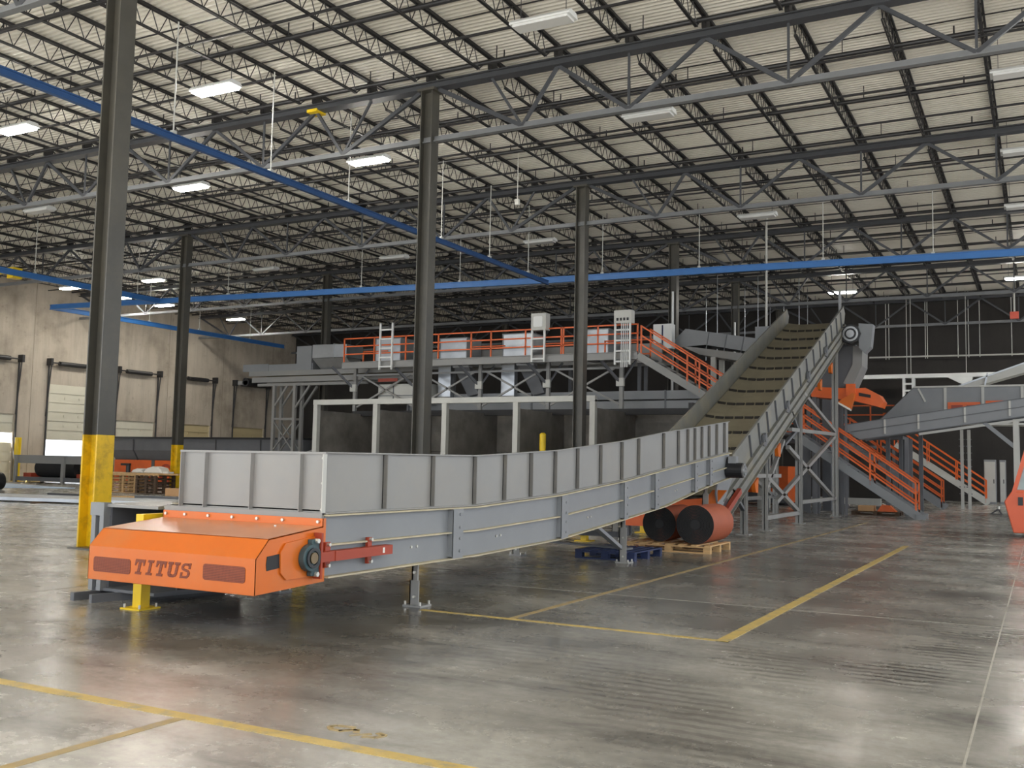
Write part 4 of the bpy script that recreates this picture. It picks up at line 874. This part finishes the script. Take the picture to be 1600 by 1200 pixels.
m.prism([(-.56,yb0+.09,1.1), (-.56,yb1-.09,1.1), (-.27,yb1-.09,2.14), (-.27,yb0+.09,2.14)], (.008, 0, 0)); m.build('window', GLASS, cb)
MB().box(-.53, -.43, yb0-.025, yb0, .74, .93).build('door_handle', BLACKM, cb)
MB().box(-.2, 1.3, yb0+.3, yb1-.3, 1.06, 1.5).build('seat', BLACKM, cb)
MB().tube((.1, yb0+.1, .35), (.1, yb1+.2, .35), .35, 24).build('wheel', RUBBER, cb)
r = thing('gas_strut_stand', 'small black stand on the floor left of the orange cab', 'stand', (-1.6, 40, 0)); MB().bar((-1.7,40,.02), (-1.45,40,.2), .05).bar((-1.35,40,.02), (-1.45,40,.2), .05).box(-1.75, -1.3, 39.95, 40.05, 0, .03).build('foot', BLACKM, r); MB().tube((-1.45, 40, .2), (-1.45, 40, .3), .05, 10).build('cap', TARP, r)
# gear behind the tower: posts, orange machine, floor pallet
for x, y, l in ((-7.5, 36.2, 'thick dark grey post inside the tall support frame, left'), (-6.95, 37.5, 'thick dark grey post inside the tall support frame, right')):
    r = thing('machine_post', l, 'post', (x, y, 0)); MB().box(x-.15, x+.15, y-.15, y+.15, 0, 4.3 if x > -7.2 else 2.6).build('post', GREYD, r); MB().box(x-.25, x+.25, y-.25, y+.25, 0, .03).build('base_plate', GREYD, r)
r = thing('baler', 'orange and dark machine seen through the tall support frame', 'machine', (-11, 42, 0))
MB().box(-13.5, -9.2, 41.2, 43, .1, 1.6).build('body', ORAIL, r); MB().box(-13.5, -9.2, 41.15, 41.2, .1, .5).box(-12.4, -10.6, 41.1, 43, 1.6, 2.6).build('hopper', GREYD, r)
for x in (-13.2, -9.5): MB().box(x-.15, x+.15, 41.3, 42.9, 0, .1).build('foot', BLACKM, r)
MB().tube((-9.9, 41.1, 1.0), (-9.9, 41.16, 1.0), .3, 20).build('guard_disc', GREYD, r)
r = thing('frame_beam', 'long pale channel beam lying low behind the nearest stair', 'beam', (-5.5, 35.6, 0)); MB().box(-7.9, -5.3, 38.9, 39.0, .22, .46).build('channel', LIGHTG, r)
for x in (-7.5, -5.6): MB().box(x-.05, x+.05, 38.9, 39.0, 0, .2).build('foot', GREYD, r)
pallet(-5.7, -4.2, 34.9, 36.1, 0, 'low dark pallet with bits on it under the nearest stair', WOODD)
tag(MB().box(-5.5, -5.0, 35.0, 35.5, .14, .32).build('carton', CARD), 'brown carton on the dark pallet under the nearest stair', 'carton')
tag(MB().prism([(-4.9,35.0,.14), (-4.3,35.0,.14), (-4.5,35.0,.34), (-4.75,35.0,.36)], (0, .4, 0)).build('orange_part', ORAIL), 'small orange machine part on the dark pallet under the stair', 'machine part')
# cable tray, pipe and rods on the back wall side
tr = thing('cable_tray', 'long white cable tray hanging high along the dark back wall', 'cable tray', (-5, 56, 6.4))
MB().box(-8.68, -1.02, 55.9, 56.25, 6.42, 6.46).box(-8.68, -1.02, 55.88, 55.92, 6.42, 6.63).box(-8.68, -1.02, 56.23, 56.27, 6.42, 6.63).build('tray', WHITE, tr)
for x in (-6.29, -6.09, -3.41): MB().bar((x, 56.18, 6.45), (x, 56.18, 11.1), .03).build('hanger_rod', LIGHTG, tr)
MB().box(-6.48, -6.35, 55.8, 56.3, 5.4, 6.42).box(-6.02, -5.88, 55.8, 56.3, 5.4, 6.42).box(-6.35, -6.02, 55.8, 55.9, 5.7, 5.8).box(-6.35, -6.02, 55.8, 55.9, 6.06, 6.16).build('drop_ladder', WHITE, tr)
MB().prism([(-4.3,55.9,6.42), (-3.1,55.9,6.42), (-3.2,55.9,5.98), (-3.45,55.9,5.98)], (0, .3, 0)).build('bend', WHITE, tr)
pp = thing('wall_pipe', 'thin grey pipe on rods across the dark back wall, above the tray', 'pipe', (-5, 57, 7.6))
MB().tube((-8.3, 57.0, 7.69), (1, 57.0, 7.62), .045, 8).build('pipe', LIGHTG, pp)
for x in (-7.44, -7.28, -5.44, -5.34, -3.84, -3.33, -2.8, -1.3): MB().tube((x, 57.0, 7.55), (x, 57.0, 11.1), .02, 6).build('hanger_rod', LIGHTG, pp)
rl = thing('valve_box', 'small red valve box on a pipe below the roof at the right edge', 'valve', (-1.2, 56, 9.35)); MB().box(-1.33, -.93, 55.6, 55.85, 9.3, 9.65).build('body', mat('valve_red', (210, 90, 70), .5), rl); MB().tube((-1.13, 55.7, 9.65), (-1.13, 55.7, 11.1), .05, 8).build('pipe', LIGHTG, rl)
# thin hanger rods in the dark middle of the hall
h0 = None
for i, (x, y) in enumerate([(-15.6+.6*k, 46+((k*37) % 11)*.7) for k in range(10)]):
    if h0 is None: h0 = MB().tube((x, y, 6.9), (x, y, 11.1), .018, 6).build('hanger_rod', GALV); hx, hy = x, y; tag(h0, 'thin bright rod hanging from the dark roof behind the walkway', 'rod', 'hanging rods behind the walkway')
    else: dup(h0, (x-hx, y-hy, 0))

# ================================================================== left background by the dock doors
bl = thing('waste_baler', 'long dark grey machine with orange base along the dock door wall', 'machine', (-36, 38.5, 0))
yy = 37.7
MB().prism([(-45,yy+.3,1.28), (-45,yy+.02,1.8), (-45,yy,2.42), (-45,yy+1.8,2.42), (-45,yy+1.8,1.28)], (13.4,0,0)).build('hopper', GREYD, bl)
MB().box(-45.05, -31.55, yy-.06, yy+1.85, 2.42, 2.52).build('rim', BLACKM, bl)
for x in (-43.3, -40.3, -37.3, -34.3, -31.8): MB().bar((x, yy, 2.4), (x, yy+.02, 1.8), .07, .06, (1,0,0)).bar((x, yy+.02, 1.82), (x+.1, yy+.28, 1.28), .07, .06, (1,0,0)).build('stiffener', STEEL, bl)
MB().box(-45, -31.6, yy+.25, yy+1.7, .12, 1.28).build('base', ORAIL, bl)
for x in (-42, -39, -36, -33): MB().box(x-.1, x+.1, yy+.2, yy+1.75, .12, 1.28).build('rib', GREYD, bl)
MB().ring((-41, yy+.2, .6), (-41, yy+.26, .6), .5, .36, 24).build('opening', RED, bl)
MB().box(-45, -31.6, yy+.3, yy+1.6, 0, .12).build('skid', BLACKM, bl)
rk = thing('steel_rack', 'grey steel frame rack lying near the open dock door', 'rack', (-42, 33.4, 0))
MB().box(-47.4, -41.8, 33.7, 33.82, 1.0, 1.42).box(-47.4, -41.8, 35.1, 35.2, 1.0, 1.42).build('top_rail', GREY, rk)
MB().box(-47.4, -41.8, 33.6, 35.2, .1, .3).build('base_frame', GREYD, rk)
for x in (-47.3, -43.6): legs(rk, [(x-.1, x+.1, 33.58, 33.7, 0, 1.42), (x-.1, x+.1, 35.2, 35.3, 0, 1.42)], GREY, 'post')
tag(MB().tube((-46.2, 34.4, .77), (-43.2, 34.4, .77), .47, 24).tube((-43.2, 34.4, .77), (-43.1, 34.4, .77), .2, 16).build('rubber_roll', RUBBER, smooth=True), 'black rubber roll resting in the grey steel rack', 'roll')
tag(MB().box(-47, -46.4, 33.9, 34.9, .3, .5).box(-42.9, -41.9, 33.9, 34.9, .3, .5).build('red_skid', RED), 'dark red skid pieces in the grey steel rack', 'skid')
# stack of pallets used as a work table
px = -35.1
def stack(x0, y0, n, lab, m, grp, w=1.15):
    for k in range(n): pallet(x0, x0+w, y0, y0+1.0, .145*k, lab % ['bottom', 'second', 'third', 'fourth', 'top'][k], m, grp, 5)
stack(-33.65, 28.2, 5, 'pale wooden pallet, %s of the light stack under the work board', WOOD, 'light pallet stack', 1.5)
stack(-31.95, 28.0, 5, 'dark wooden pallet, %s of the dark stack beside the light one', WOODD, 'dark pallet stack')
wb = thing('work_board', 'wooden board lying over the pallet stacks with tools on it', 'board', (-32.8, 29, .58))
MB().box(-34.4, -30.75, 28.1, 29.0, .735, .80).build('top', WOOD, wb); MB().box(-34.4, -30.75, 28.06, 28.1, .68, .80).build('edge', WOOD, wb)
MB().box(-30.75, -29.95, 28.3, 28.9, .74, .80).build('extension', WOOD, wb)
tag(MB().tube((-33.2, 28.7, .80), (-33.2, 28.7, 1.08), .09, 14).box(-33.6, -33.1, 28.65, 28.75, 1.08, 1.17).build('power_tool', BLACKM), 'dark upright tool with white cap standing on the work board', 'tool')
for x, w, l in ((-32.5, .35, 'small crumpled pale bag on the work board, left one'), (-31.6, .55, 'larger crumpled pale bag on the work board, right one')):
    m = MB(); m.prism([(x-w,28.5,.80), (x+w,28.5,.80), (x+w*.7,28.5,.80+w*.4), (x,28.5,.80+w*.5), (x-w*.6,28.5,.80+w*.35)], (0, .5, 0)); tag(m.build('plastic_bag', TARP, bevel=.05), l, 'bag')
MBb = tag(MB().box(-31.0, -30.7, 28.5, 28.8, .80, .87).build('paper_pad', TARP), 'white pad at the right end of the work board', 'pad')
tag(MB().box(-29.4, -27.9, 27.2, 28.0, 0, .28).box(-28.6, -27.9, 27.2, 28.0, .28, .34).build('carton', CARD), 'flat brown carton on the floor left of the grey trough end', 'carton')
# long steel lengths on bearers
k = 0
for (xa, ya, xb, yb, z, m, l) in ((-33, 18.6, -20.6, 21.2, .10, GALV, 'front pale steel length on the floor left of the nearest column'), (-33, 19.0, -20.4, 21.6, .10, LIGHTG, 'second pale steel length, behind the front one'), (-33, 19.4, -20.2, 22.0, .10, GALV, 'third pale steel length in the row on the floor'), (-33, 19.9, -20.1, 22.5, .10, LIGHTG, 'fourth pale steel length in the row on the floor'), (-33, 20.5, -20.0, 23.1, .10, GALV, 'rearmost pale steel length in the row on the floor')):
    tag(MB().bar((xa, ya, z), (xb, yb, z), .28, .10).build('steel_length', m), l, 'steel length', 'steel lengths on the floor')
for x, y, l in ((-31.5, 20.0, 'dark timber bearer under the steel lengths, left end'), (-26.5, 21.0, 'dark timber bearer under the middle of the steel lengths'), (-21.5, 22.0, 'dark timber bearer under the steel lengths, right end')): tag(MB().bar((x-.1, y-1.5, .025), (x+.2, y+1.4, .025), .12, .05).build('timber_bearer', WOODD), l, 'bearer', 'timber bearers')
for (xa, ya, xb, yb, m, l) in ((-31.8, 24.0, -29.2, 24.4, BLACKM, 'black flat bar lying on the floor behind the steel lengths'), (-28.6, 25.0, -26.4, 25.3, GREYD, 'dark bent steel piece on the floor left of the nearest column'), (-28.8, 23.2, -28.1, 24.6, WOOD, 'short pale board on the floor behind the steel lengths')): tag(MB().bar((xa, ya, .04), (xb, yb, .04), .15, .08).build('loose_bar', m), l, 'bar')
tag(MB().prism([(-48.9,32.3,0), (-37.5,29.6,0), (-38.5,28.6,0), (-40,27.5,0), (-48.9,26.6,0)], (0, 0, .03)).build('plastic_sheet', PLASTIC), 'pale blue plastic sheet spread on the floor at the left edge', 'sheet')
r = thing('bollard', 'yellow bollard beside the leftmost dock door', 'bollard', (-48.5, 34.55, 0)); MB().tube((-48.5, 34.55, 0), (-48.5, 34.55, 2.35), .17, 16).build('post', YEL, r, smooth=True); MB().box(-48.75, -48.2, 34.3, 34.85, 0, .02).build('base_plate', YEL, r)
tag(MB().box(-48.9, -48.4, 35.4, 40, 0, .22).build('floor_kerb', mat('yellow_kerb', (200, 176, 96), .7, var=.2)), 'low yellow kerb at the foot of the dock door wall', 'kerb')
tag(MB().tube((-37.3, 25.2, .35), (-37.3, 25.9, .35), .35, 20).build('tyre', RUBBER, smooth=True), 'black tyre cut off by the left edge', 'tyre')

# ================================================================== light
w = bpy.data.worlds.new('daylight'); SC.world = w; w.use_nodes = True
bg = w.node_tree.nodes['Background']; bg.inputs['Color'].default_value = (.88, .93, 1, 1); bg.inputs['Strength'].default_value = 2.4
sl_ = bpy.data.lights.new('sun', 'SUN'); sl_.energy = 36; sl_.angle = .02; sl_.color = (1, .98, .95)
so = bpy.data.objects.new('sun', sl_); C.objects.link(so); so.rotation_euler = V((.25, 1, -1.25)).to_track_quat('-Z', 'Y').to_euler()
SC.view_settings.view_transform = 'Standard'; SC.view_settings.look = 'None'; SC.view_settings.gamma = 1; SC.view_settings.use_curve_mapping = False
SC.view_settings.exposure = 0
SC.cycles.use_denoising = True; SC.cycles.max_bounces = 8; SC.cycles.diffuse_bounces = 5; SC.cycles.glossy_bounces = 3; SC.cycles.transmission_bounces = 4
SC.cycles.sample_clamp_indirect = 8
